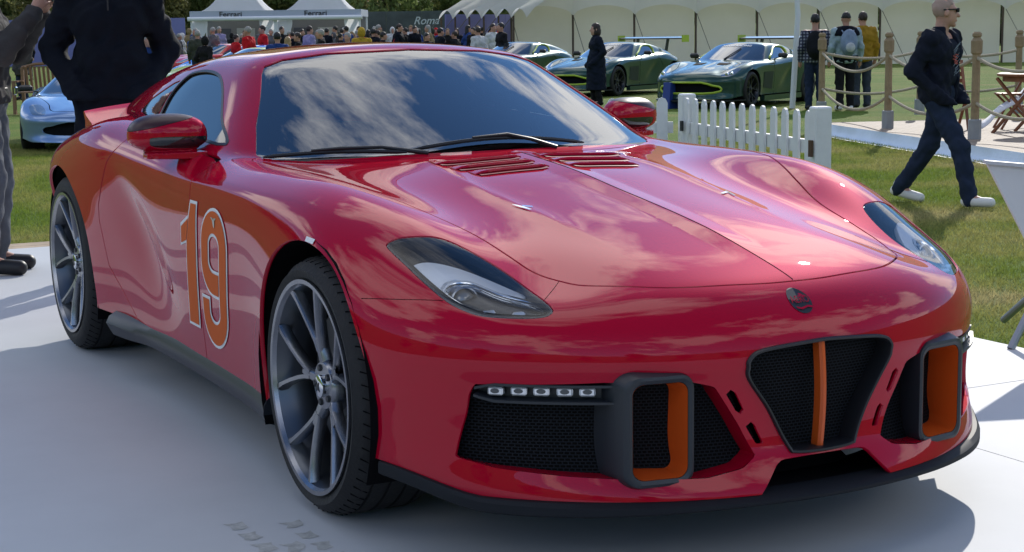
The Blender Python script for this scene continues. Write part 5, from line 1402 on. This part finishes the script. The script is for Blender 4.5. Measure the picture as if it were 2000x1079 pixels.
def coupe(label, loc, rz, body_m, group=None, extra=None, cache={}, rim=None, scale=1.0, cat='car', name='coupe'):
    c = empty(name, loc, rz, label, cat, group, scale); key = body_m.name
    if key not in cache:
        d = {}
        for k, S in CM.items():
            if k == 'mouth': continue
            m = {'front_grille': MESHM, 'windshield': DGL, 'side_window': DGL, 'rear_window': DGL, 'headlight': mat('lamp glass grey', (.16, .18, .2), .1, .5, coat=1)}.get(k, body_m)
            if k in ('side_window', 'headlight', 'door'): d[k] = [smesh(S, k, m), smesh(S.mirrored(), k, m)]
            else: d[k] = [smesh(S, k, m)]
        cache[key] = d
    for k, L in cache[key].items():
        for me in L: link(k, me, c)
    MB().box((0, 1.2, .20), (1.5, 3.6, .06)).build('underbody', VOID, c)
    for sx in (-1, 1):
        add_wheel(c, (sx*(.938-.135), 0, .343), sx, .343, .27, .262, rim or ALU); add_wheel(c, (sx*(.945-.16), 2.72, .358), sx, .358, .32, .262, rim or ALU)
        for (cy, cz) in (AF, AR):
            V = [(sx*X, cy+(ARAD+.02)*math.cos(R(-20+220*i/12)), cz+(ARAD+.02)*math.sin(R(-20+220*i/12))) for i in range(13) for X in (.5, .91)]
            mobj('arch_liner', V, [(2*i, 2*i+1, 2*i+3, 2*i+2) for i in range(12)]+[tuple(2*i for i in range(13))], VOID, c, smooth=False)
        P = on_body(np.array([(sx*.93, 1.45, .93)])); MB().box((sx*.97, 1.33, .965), (.19, .10, .10), bev=.03).build('wing_mirror', BLK, c, True); MB().bar((sx*.8, 1.3, .90), (sx*.95, 1.33, .94), .03, .02).build('mirror_arm', BLK, c)
    if extra: extra(c)
    return c
GREEN = paint('racing green paint', (.035, .078, .062), .45, .34)
LIME = mat('lime vinyl', (.42, .55, .04), .4, coat=.4)
BRIM = mat('dark racing rim', (.06, .062, .065), .35, .8)
def edge_tube(c, S, r, m, name, keep=None, off=.006):
    for lp in edge_loop(S):
        P = S.P[lp]+S.N[lp]*off
        if keep is not None: 
            k = keep(P)
            if k.sum() < 3: continue
            i0 = int(np.argmax(~k)); P = np.roll(P, -i0, 0); k = np.roll(k, -i0); P = P[k]
            MB().tube(P[::2].tolist(), r, 6).build(name, m, c, True)
        else: MB().tube(P[::2].tolist(), r, 6, closed=True).build(name, m, c, True)
def racing_extra(wing=True, txt=None):
    def ex(c):
        E = CM['mouth'].both(); edge_tube(c, E, .022, LIME, 'grille_outline')
        for sgn in (-1, 1):
            S = CM['side_window']; S = S if sgn > 0 else S.mirrored()
            edge_tube(c, S, .022, LIME, 'roof_stripe', keep=lambda P: (P[:, 2] > .96) | (P[:, 1] < 1.2), off=.010)
            # dark vent panel behind the front wheel
            P = cast_x([(.55, .66), (1.0, .66), (1.0, .32), (.55, .36)], sgn, .006); mobj('side_vent', P, [(0, 1, 2, 3)], mat('dark vent', (.008, .02, .018), .5), c, smooth=False)
            MB().bar((sgn*.93, .45, .16), (sgn*.93, 2.25, .16), .10, .10).build('side_skirt', GREEN, c)
        for x in (-.26, .26):
            P = cast_z([(x-.13, .22), (x+.13, .22), (x+.10, .02), (x-.10, .02)], .006); mobj('hood_vent', P, [(0, 1, 2, 3)], VOID, c, smooth=False)
        V = []; F = []; NS = 31
        for i in range(NS):
            th = math.pi*(i/(NS-1))*.86+math.pi*.07; x = math.cos(th)*.97; y = -.1-math.sin(th)*.96
            V += [(x, y, .14), (x, y, .165), (x*.7, y*.6, .165), (x*.7, y*.6, .14)]
        F = [(i*4+k, i*4+(k+1) % 4, i*4+4+(k+1) % 4, i*4+4+k) for i in range(NS-1) for k in range(4)]
        mobj('splitter', V, F, BLK, c, smooth=False)
        if wing:
            MB().box((0, 3.42, 1.30), (1.78, .30, .03), Matrix.Rotation(R(6), 3, 'X'), bev=.01).build('wing_blade', mat('carbon wing', (.02, .02, .022), .3, coat=.8), c)
            for sx in (-1, 1):
                MB().box((sx*.90, 3.42, 1.28), (.02, .36, .17)).build('wing_endplate', LIME, c)
                MB().bar((sx*.42, 3.30, .95), (sx*.42, 3.42, 1.29), .02, .12, up=(0, 1, 0)).build('wing_strut', BLK, c)
        w_ = [(-.30, .92), (.12, .925)]
        pts = [(.15+(.25)*t, 1.02) for t in (0, 1)]
        def sp(x, z, off): n_ = np.array([1.42*x, -1, 2.36]); n_ /= np.linalg.norm(n_); return np.array([x, .60+2.36*(z-.885)+.40*(z-1.03)**2+.71*x*x, z])+n_*off
        MB().tube([sp(.02, .90, .01), sp(.10, 1.0, .02), sp(.16, 1.10, .015)], .011, 6).build('wiper', BLK, c, True)
        if txt:
            fc = bpy.data.curves.new('screen_letters', 'FONT'); fc.body = txt; fc.size = .085; fc.align_x = 'CENTER'; fc.align_y = 'CENTER'; fc.offset = .002
            to = bpy.data.objects.new('screen_letters', fc); COL.objects.link(to); bpy.context.view_layer.update(); me = bpy.data.meshes.new_from_object(to); bpy.data.objects.remove(to)
            V = [sp(v.co.x, 1.155-.06*v.co.x**2+v.co.y*.42, .008) for v in me.vertices]; mobj('screen_letters', V, [list(p.vertices) for p in me.polygons], WHITE, c, smooth=False)
        for sx in (-1, 1):
            for (lx, ly, lz) in ((.73, -.52, .655), (.67, -.59, .635)):
                p = on_body(np.array([(lx, ly, lz)]))[0]; MB().lathe([(0, -.02), (.03, -.018), (.036, 0), (.036, .03)], 14, 'y', c=(sx*p[0], p[1]-.0, p[2])).build('lamp_projector', CHR, c, True)
    return ex
RZ = R(-60.7); cz, sz = math.cos(RZ), math.sin(RZ)
def front_axle(contact): return (contact[0]-(.88*cz), contact[1]-(.88*sz), ZL)
coupe('dark green racing coupe with lime grille outline, nearest to the pole', front_axle((16.4, 21.96)), RZ, GREEN, 'green racing coupes', racing_extra(True, 'ASTON RACING'), rim=BRIM, name='racing_coupe')
coupe('dark green racing coupe with a lime-tipped wing behind the woman in the long coat', front_axle((17.52, 28.68)), RZ, GREEN, 'green racing coupes', racing_extra(True, 'VANTAGE GT3'), rim=BRIM, name='racing_coupe')
coupe('dark green coupe farthest left of the three, beside the marquee', front_axle((18.5, 35.6)), RZ, GREEN, 'green racing coupes', racing_extra(False, 'GT3'), rim=BRIM, name='racing_coupe')
RB2 = R(-27.7)
LB = paint('pale blue metallic', (.20, .30, .50), .6, .3)
coupe('pale blue sports car facing the viewer behind the man in the navy jacket', (3.05, 18.6, ZL-.02), R(-16), LB, name='sports_car').scale = (1.04, 1.0, .84)
coupe('yellow green sports car beside the blue one, mostly hidden', (8.4, 31.3, ZL), R(-75), paint('acid yellow paint', (.42, .48, .02), .1, .35), name='sports_car')
coupe('bright blue sports car beyond the yellow green one', (11.9, 41.9, ZL), R(-75), paint('bright blue paint', (.02, .16, .62), .2, .35), name='sports_car')
coupe('red sports car far off between the dark hoarding and the awnings', (27.6, 61.0, ZL), R(-80), paint('far red paint', (.42, .02, .02), .1, .35), name='sports_car')
coupe('silver car far off left of the red one', (25.6, 63.3, ZL), R(-70), paint('far silver paint', (.5, .52, .54), .5, .35), name='sports_car')
coupe('small red and white car behind the bright blue one', (14.6, 53.0, ZL), R(-75), paint('far scarlet paint', (.5, .03, .03), .1, .35), name='sports_car')
# ---------------------------------------------------------------- people in the scene
FR, FC, FA_, FL = R(-117.7), R(152.3), R(-27.7), R(62.3)      # facing right, towards the viewer, away, left
NAVY = cloth('navy cotton jacket', (.005, .007, .013)); DENIM = cloth('dark denim', (.018, .028, .055)); BLKC = cloth('black cloth', (.012, .012, .014)); GREY = cloth('grey jacket cloth', (.055, .052, .052)); JEANS = cloth('faded grey jeans', (.12, .13, .15))
HB = mat('dark brown hair', (.025, .014, .010), .6); HBk = mat('black hair', (.01, .009, .009), .6); HG = mat('grey hair', (.30, .29, .27), .7); HBl = mat('blond hair', (.34, .22, .10), .6)
SHW = mat('white trainers', (.7, .7, .68), .6); SHB = mat('black shoe leather', (.012, .012, .014), .5)
# navy jacket man by the tail of the red car
J = pose(1.84, 0, 'pocket', wide=.93); J['tw'] = .66; J['elL'][0] -= .03; J['elR'][0] += .03
p = person(J, 'man in a dark navy jacket with hands in pockets standing behind the red car', (-.22, 4.72, 0), R(165), NAVY, cloth('navy trousers', (.005, .007, .014)), HB, SHB, res=.015, coat=.90)
MB().box((0.0, .168, 1.46), (.008, .012, .12)).build('zip', mat('zip metal', (.05, .05, .055), .4, .8), p); MB().box((-.006, .150, 1.545), (.05, .03, .09), Matrix.Rotation(R(-20), 3, 'X')).build('shirt', WHITE, p)
# grey jacket person at the left edge, both hands up with a phone
J = pose(1.74, 0, 'phone', wide=1.05); J['anL'] += [0, .02, 0]
p = person(J, 'person in a grey jacket and jeans holding up a phone at the left edge', (-.80, 5.20, 0), R(-112), GREY, JEANS, HBk, SHB, res=.015, coat=.93)
MB().box((.0, .175, .985), (.05, .02, .045), bev=.006).build('belt_buckle', CHR, p); MB().lathe([(.128, .955), (.134, .96), (.134, 1.0), (.128, 1.005)], 24, c=(0, 0, 0)).build('belt', SHB, p, True)
ph = empty('phone', (-.80, 5.20, 0), R(-112), 'dark phone held up by the person at the left edge', 'phone'); MB().box((0, .40, 1.53), (.075, .012, .15), bev=.004).build('phone_body', BLK, ph)
# walking man
J = pose(1.72, .38, 'pocket', wide=1.05, lean=.02, head_turn=R(42))
p = person(J, 'bald man in a navy jacket and sunglasses striding to the right', (7.12, 6.525, ZL), R(-158), cloth('midnight jacket', (.010, .013, .024)), DENIM, mat('grey stubble', (.36, .25, .20), .6), SHW, hair='shorn', res=.013, coat=.86, skin=SKIN2, opened=cloth('ink tee', (.012, .016, .028)))
mobj('sunglasses', *(lambda m: (m.V, m.F))(MB().box((.034, .112, 1.612), (.052, .02, .036), bev=.006).box((-.034, .112, 1.612), (.052, .02, .036), bev=.006).bar((.062, .10, 1.62), (.082, -.02, 1.615), .006, .010).bar((-.062, .10, 1.62), (-.082, -.02, 1.615), .006, .010).bar((-.02, .118, 1.62), (.02, .118, 1.62), .006, .008)), BLK, p, smooth=False)
sg = [c for c in p.children if c.name.startswith('sunglasses')][0]; sg.location = (-.0, .0, 0); hx, hy = J['head'][0], J['head'][1]
sg.matrix_local = Matrix.Translation((hx, hy, 0)) @ Matrix.Rotation(R(42), 4, 'Z') @ Matrix.Translation((0, -.02, 0))
V = []; F = []
pr = random.Random(2)
for k in range(16):
    x = -.05+.06*pr.random(); z = 1.10+k*.016+.01*pr.random(); w_ = .02+.025*pr.random(); i = len(V); V += [(x-w_, .150, z), (x+w_, .150, z-.035), (x+w_, .150, z-.029), (x-w_, .150, z+.006)]; F.append((i, i+1, i+2, i+3))
mobj('shirt_print', V, F, mat('faded print', (.22, .26, .32), .8), p, smooth=False)
V = []; F = []
for k in range(7):
    x = -.04+.08*pr.random(); z = 1.17+k*.012; i = len(V); V += [(x-.03, 152e-3, z), (x+.03, 152e-3, z+.006), (x+.028, 152e-3, z+.014), (x-.028, 152e-3, z+.009)]; F.append((i, i+1, i+2, i+3))
mobj('shirt_emblem', V, F, mat('red print', (.42, .08, .06), .8), p, smooth=False)
# woman in the long coat
J = pose(1.64, .03, 'pocket', wide=.90)
woman = person(J, 'woman in a long dark quilted coat standing in front of the green cars', (14.6, 24.69, ZL), R(75), cloth('ink blue quilted coat', (.008, .012, .024)), BLKC, HB, SHB, hair='bob', res=.018, coat=.34, skin=SKIN2)
# men seen from behind
def plaid():
    m = bpy.data.materials.new('blue plaid shirt'); m.use_nodes = True; t = m.node_tree; b = t.nodes['Principled BSDF']; tcn = t.nodes.new('ShaderNodeTexCoord'); ck = []
    for ax in ('X', 'Z'):
        w = t.nodes.new('ShaderNodeTexWave'); w.bands_direction = ax; w.inputs['Scale'].default_value = 5.5; w.inputs['Distortion'].default_value = .6; t.links.new(tcn.outputs['Object'], w.inputs['Vector']); ck.append(w)
    mx_ = t.nodes.new('ShaderNodeMath'); mx_.operation = 'MULTIPLY'; t.links.new(ck[0].outputs['Fac'], mx_.inputs[0]); t.links.new(ck[1].outputs['Fac'], mx_.inputs[1])
    r_ = t.nodes.new('ShaderNodeValToRGB'); r_.color_ramp.elements[0].color = (.012, .016, .045, 1); r_.color_ramp.elements[1].color = (.26, .27, .33, 1); r_.color_ramp.elements[1].position = .75; t.links.new(mx_.outputs[0], r_.inputs[0]); t.links.new(r_.outputs[0], b.inputs['Base Color']); b.inputs['Roughness'].default_value = .85
    return m
def backpack(p, m, m2, z=1.2, s=1.0, name='backpack', label='', y=-.23):
    P, Q = sdf_mesh(lambda P: smin(smax(ell(P, (0, y, z), (.155*s, .105*s, .24*s)), -9-P[..., 2], .02), ell(P, (0, y-.07, z-.07), (.11*s, .07*s, .12*s)), .03), (-.25, y-.25, z-.35), (.25, y+.2, z+.35), .02)
    b = empty(name, p.location, p.rotation_euler[2], label, 'bag'); mobj('bag_body', P, Q, m, b)
    P, Q = sdf_mesh(lambda P: ell(P, (0, y-.085, z-.075), (.095*s, .065*s, .10*s)), (-.2, y-.25, z-.25), (.2, y+.1, z+.15), .016); mobj('front_pocket', P, Q, m2, b)
    for e in (-1, 1): MB().tube([(e*.09, y+.06, z+.18), (e*.12, y+.13, z+.25), (e*.13, y+.28, z+.19), (e*.14, y+.32, z+.0)], .014, 6).build('strap', m, b, True)
    return b
p1 = person(pose(1.74, 0, 'down'), 'man in a blue plaid shirt with a dark rucksack seen from behind', (16.64, 20.3, ZL), R(-35), plaid(), DENIM, HBk, SHB, res=.02, coat=.86, collar=False)
backpack(p1, cloth('black nylon', (.010, .011, .015)), MATS['black nylon'], 1.18, 1.1, label='black rucksack on the plaid shirt man')
p2 = person(pose(1.76, .05, 'down', wide=1.05), 'man in a pale blue and navy anorak with a cap seen from behind', (16.92, 19.77, ZL), R(-25), cloth('pale blue anorak', (.30, .38, .42)), BLKC, HBk, SHW, hair='cap', res=.02, coat=.84)
P, Q = sdf_mesh(lambda P: smin(smax(rcone(P, (-.10, 0, 1.36), (.10, 0, 1.36), .158, .158), 1.34-P[..., 2], .02), rcone(P, (-.07, -.07, 1.45), (.07, -.07, 1.45), .07, .07), .04), (-.4, -.3, 1.2), (.4, .3, 1.6), .02); mobj('hood_yoke', P, Q, NAVY, p2)
P, Q = sdf_mesh(lambda P: smax(rcone(P, (-.08, 0, .98), (.08, 0, .98), .148, .148), P[..., 2]-.99, .02), (-.3, -.3, .8), (.3, .3, 1.1), .02); mobj('hem_band', P, Q, NAVY, p2)
bk = backpack(p2, cloth('pale rucksack', (.20, .26, .36)), cloth('white rucksack pocket', (.5, .52, .56)), 1.22, 1.0, label='pale blue rucksack on the man in the cap')
p3 = person(pose(1.77, 0, 'down'), 'man in a mustard yellow jacket seen from behind', (17.76, 20.32, ZL), R(-20), cloth('mustard jacket', (.33, .19, .02)), cloth('slate jeans', (.05, .06, .08)), HB, SHB, res=.02, coat=.84)
# crowd: two base figures, then recoloured copies
CA = person(pose(1.72, 0, 'down'), 'x', (0, 0, 0), 0, BLKC, DENIM, HB, SHB, res=.027, coat=.80)
CB = person(pose(1.66, 0, 'pocket', wide=.95), 'x', (0, 0, 0), 0, BLKC, DENIM, HBl, SHB, hair='long', res=.027, coat=.70)
CC = person(pose(1.74, 0, 'pocket', wide=1.05), 'x', (0, 0, 0), 0, BLKC, DENIM, HB, SHB, hair='hood', res=.027, coat=.80)
CREDJ = cloth('scarlet jacket', (.50, .012, .018)); CBLU = cloth('royal blue jacket', (.02, .05, .18)); CWHT = cloth('white top', (.55, .55, .55)); CGRN = cloth('olive coat', (.05, .055, .04)); CYEL = cloth('yellow hooded jacket', (.42, .27, .03)); CGRY = cloth('mid grey coat', (.12, .12, .13)); CLIL = cloth('lilac jumper', (.28, .25, .42)); CDBL = cloth('deep blue top', (.015, .04, .14)); CTAN = cloth('tan coat', (.25, .18, .10))
CROWD = [(55, 41, CB, GREY, HBl, 'blond woman in a dark coat with a scarf, beyond the teak chair at far left', 1.0, FC), (68, 60, CA, NAVY, HBk, 'dark clad visitor just right of the blond woman at far left', 1.0, FC), (300, 26, CA, CDBL, HG, 'visitor in bright blue bending behind the navy jacket man', .93, FR), (338, 60, CA, BLKC, HB, 'visitor in black just left of the left tent', 1.0, FC), (362, 62, CA, CGRY, HG, 'visitor in a grey suit at the left tent curtain', 1.0, FR), (398, 46, CA, CGRN, HG, 'visitor in an olive coat before the left tent', 1.02, FA_), (412, 40, CC, BLKC, BLKC, 'visitor in a black hooded coat before the left tent', .93, FA_), (428, 60, CA, CGRY, HG, 'grey haired visitor in grey beside the white counter', 1.0, FL), (440, 66, CA, CLIL, HG, 'visitor in lilac behind the white counter', 1.05, FC), (472, 48, CA, CREDJ, HB, 'visitor in a red jacket, leftmost of the three in red', .96, FR), (496, 44, CA, CREDJ, HG, 'visitor in a red jacket, middle of the three in red', 1.0, FL), (524, 50, CA, CREDJ, HB, 'visitor in a red jacket, rightmost of the three in red', 1.0, FL), (483, 64, CA, NAVY, HG, 'visitor in navy between the red jackets', 1.0, FC), (540, 62, CA, CGRY, HG, 'white haired visitor between the two tents', 1.0, FC), (552, 33, CA, CBLU, HBk, 'broad man in a royal blue jacket seen from behind', .97, FA_), (572, 36, CB, CTAN, HBl, 'woman with long fair hair beside the royal blue jacket', .96, FA_), (561, 58, CA, BLKC, HB, 'visitor in black behind the fair haired woman', 1.0, FC), (592, 42, CA, BLKC, HB, 'visitor in black in front of the right tent, left side', .95, FL), (600, 60, CA, NAVY, HBk, 'visitor in navy at the right tent doorway', 1.0, FC), (614, 50, CA, CLIL, HB, 'visitor in a lilac jumper before the right tent', .98, FR), (630, 60, CA, CGRY, HG, 'visitor in grey deep in the right tent', 1.0, FC), (636, 40, CA, BLKC, HG, 'grey haired man in a black coat before the right tent', .97, FL), (648, 62, CA, NAVY, HBk, 'tall visitor in navy at the right tent display', 1.06, FA_), (674, 54, CA, BLKC, HBk, 'visitor in black at the right tent curtain', .98, FR), (686, 58, CA, CBLU, HBk, 'man in blue at the right corner of the right tent', 1.03, FL), (688, 36, CA, CGRY, HG, 'white haired visitor low behind the red car roof', .90, FC), (715, 42, CC, CYEL, CYEL, 'visitor in a yellow hooded jacket with a dark bag', .99, FA_), (738, 50, CA, NAVY, HBk, 'taller of two visitors in navy by the dark hoarding', 1.03, FR), (746, 50, CA, NAVY, HB, 'visitor in navy beside the taller one by the dark hoarding', 1.0, FL), (757, 46, CA, BLKC, HBk, 'visitor in black leaning by the silver car', .95, FR), (788, 56, CA, NAVY, HB, 'visitor in navy standing over the red far car', 1.03, FR), (800, 62, CA, BLKC, HBk, 'visitor in black right behind the red far car', 1.0, FL), (818, 64, CA, BLKC, HBk, 'visitor in black at the far table by the hoarding', 1.03, FC), (841, 44, CA, BLKC, HBk, 'visitor in black at the end of the red far car', .93, FR), (867, 48, CA, NAVY, HBk, 'visitor in navy left of the canopy poles', .95, FR), (895, 48, CA, BLKC, HB, 'visitor in black under the awnings, left', .94, FL), (931, 58, CA, BLKC, HBk, 'visitor in black leaning under the awnings', 1.0, FC), (940, 46, CA, CWHT, HB, 'visitor in white under the awnings', .94, FL), (969, 50, CA, CWHT, HB, 'visitor in white by the blue banners', .96, FC), (985, 47, CA, BLKC, HBk, 'visitor in black at the marquee corner', .96, FL)]
for px, w, base, jm, hm, lb, sc, fz in CROWD:
    P = Vector(CAM_P)+(CF+CR*((px-1000)/3217.6))*w
    recolor(base, {'jacket': jm, 'hair': hm, 'hood': hm}, lb, 'visitors in the far crowd', (P.x, P.y, ZL), fz+random.uniform(-.9, .9), sc*random.uniform(.90, 1.07))
bpy.context.view_layer.update()
def crowd_mass(n_):
    # the packed far rows behind, which read as one mass
    cols = [BLKC, NAVY, CGRY, GREY, DENIM, CBLU, CTAN, CGRN, CREDJ, CWHT, SKIN, HBk, HG]; rg = random.Random(31); VV = []; LL = []; TT = []; MI = []; base = 0
    for k in range(n_):
        px = rg.choice([rg.uniform(335, 720), rg.uniform(560, 1000), rg.uniform(700, 1000)]); w = rg.uniform(60, 74); P = Vector(CAM_P)+(CF+CR*((px-1000)/3217.6))*w; b = rg.choice([CA, CA, CB, CC]); rz = rg.uniform(0, 6.28); sc = rg.uniform(.9, 1.08); jc = rg.choice([0, 0, 1, 1, 2, 3, 5, 6, 7, 8, 9]); hc = rg.choice([11, 11, 12, 6])
        for ch in b.children:
            nm = ch.name.split('.')[0]; me = ch.data; v = np.empty(len(me.vertices)*3); me.vertices.foreach_get('co', v); v = v.reshape(-1, 3)*sc; c, s_ = math.cos(rz), math.sin(rz); VV.append(np.c_[v[:, 0]*c-v[:, 1]*s_+P.x, v[:, 0]*s_+v[:, 1]*c+P.y, v[:, 2]+ZL])
            l = np.empty(len(me.loops), np.int32); me.loops.foreach_get('vertex_index', l); t = np.empty(len(me.polygons), np.int32); me.polygons.foreach_get('loop_total', t); LL.append(l+base); TT.append(t); MI.append(np.full(len(t), {'body': 10, 'jacket': jc, 'trousers': 4, 'shoe': 0, 'hair': hc, 'hood': jc}.get(nm, 0), np.int32)); base += len(v)
    V = np.vstack(VV); L = np.concatenate(LL); T = np.concatenate(TT); m = bpy.data.meshes.new('far_crowd'); m.vertices.add(len(V)); m.vertices.foreach_set('co', V.ravel()); m.loops.add(len(L)); m.loops.foreach_set('vertex_index', L); m.polygons.add(len(T)); m.polygons.foreach_set('loop_start', np.r_[0, np.cumsum(T)[:-1]].astype(np.int32)); m.polygons.foreach_set('loop_total', T)
    for q in cols: m.materials.append(q)
    m.polygons.foreach_set('material_index', np.concatenate(MI)); m.polygons.foreach_set('use_smooth', np.ones(len(T), bool)); m.update(); m.validate()
    tag(link('far_crowd', m), 'packed rows of show visitors far off before the tents', 'crowd', kind='stuff')
crowd_mass(60)
for c in (CA, CB, CC):
    for ch in list(c.children): bpy.data.objects.remove(ch)
    bpy.data.objects.remove(c)
# teak chair by the pale blue car
tc_ = empty('garden_chair', (4.78, 29.8, ZL), R(150), 'slatted teak garden chair behind the pale blue car', 'chair')
for k in range(11): MB().box((-.45+k*.09, -.25-.03, .68), (.05, .025, .52), Matrix.Rotation(R(-10), 3, 'X')).build('back_slat', mat('pale teak', (.22, .12, .06), .6, var=.2), tc_)
MB().tube([(-.56, -.33, .92), (-.3, -.34, .98), (0, -.345, 1.0), (.3, -.34, .98), (.56, -.33, .92)], .035, 6).build('top_rail', MATS['pale teak'], tc_, True)
for k in range(6): MB().box((0, -.2+k*.09, .43), (1.05, .075, .025)).build('seat_slat', MATS['pale teak'], tc_)
for s_ in (-1, 1):
    MB().box((s_*.54, .27, .32), (.06, .06, .64)).build('leg', MATS['pale teak'], tc_); MB().box((s_*.54, -.29, .46), (.06, .06, .92)).build('leg', MATS['pale teak'], tc_); MB().box((s_*.54, 0, .65), (.07, .6, .03)).build('armrest', MATS['pale teak'], tc_)
# blue barrier stands before the nearest green car
for i, (x, y, lb) in enumerate(((15.0, 22.6, 'small blue stand on the lawn by the nearest green car'),)):
    s_ = empty('floor_stand', (x, y, ZL), .4, lb, 'sign'); MB().prism([(-.16, 0), (.16, 0), (.11, .5), (-.11, .5)], -.08, .08, 'y').build('stand_body', mat('stand blue', (.02, .05, .25), .5), s_)
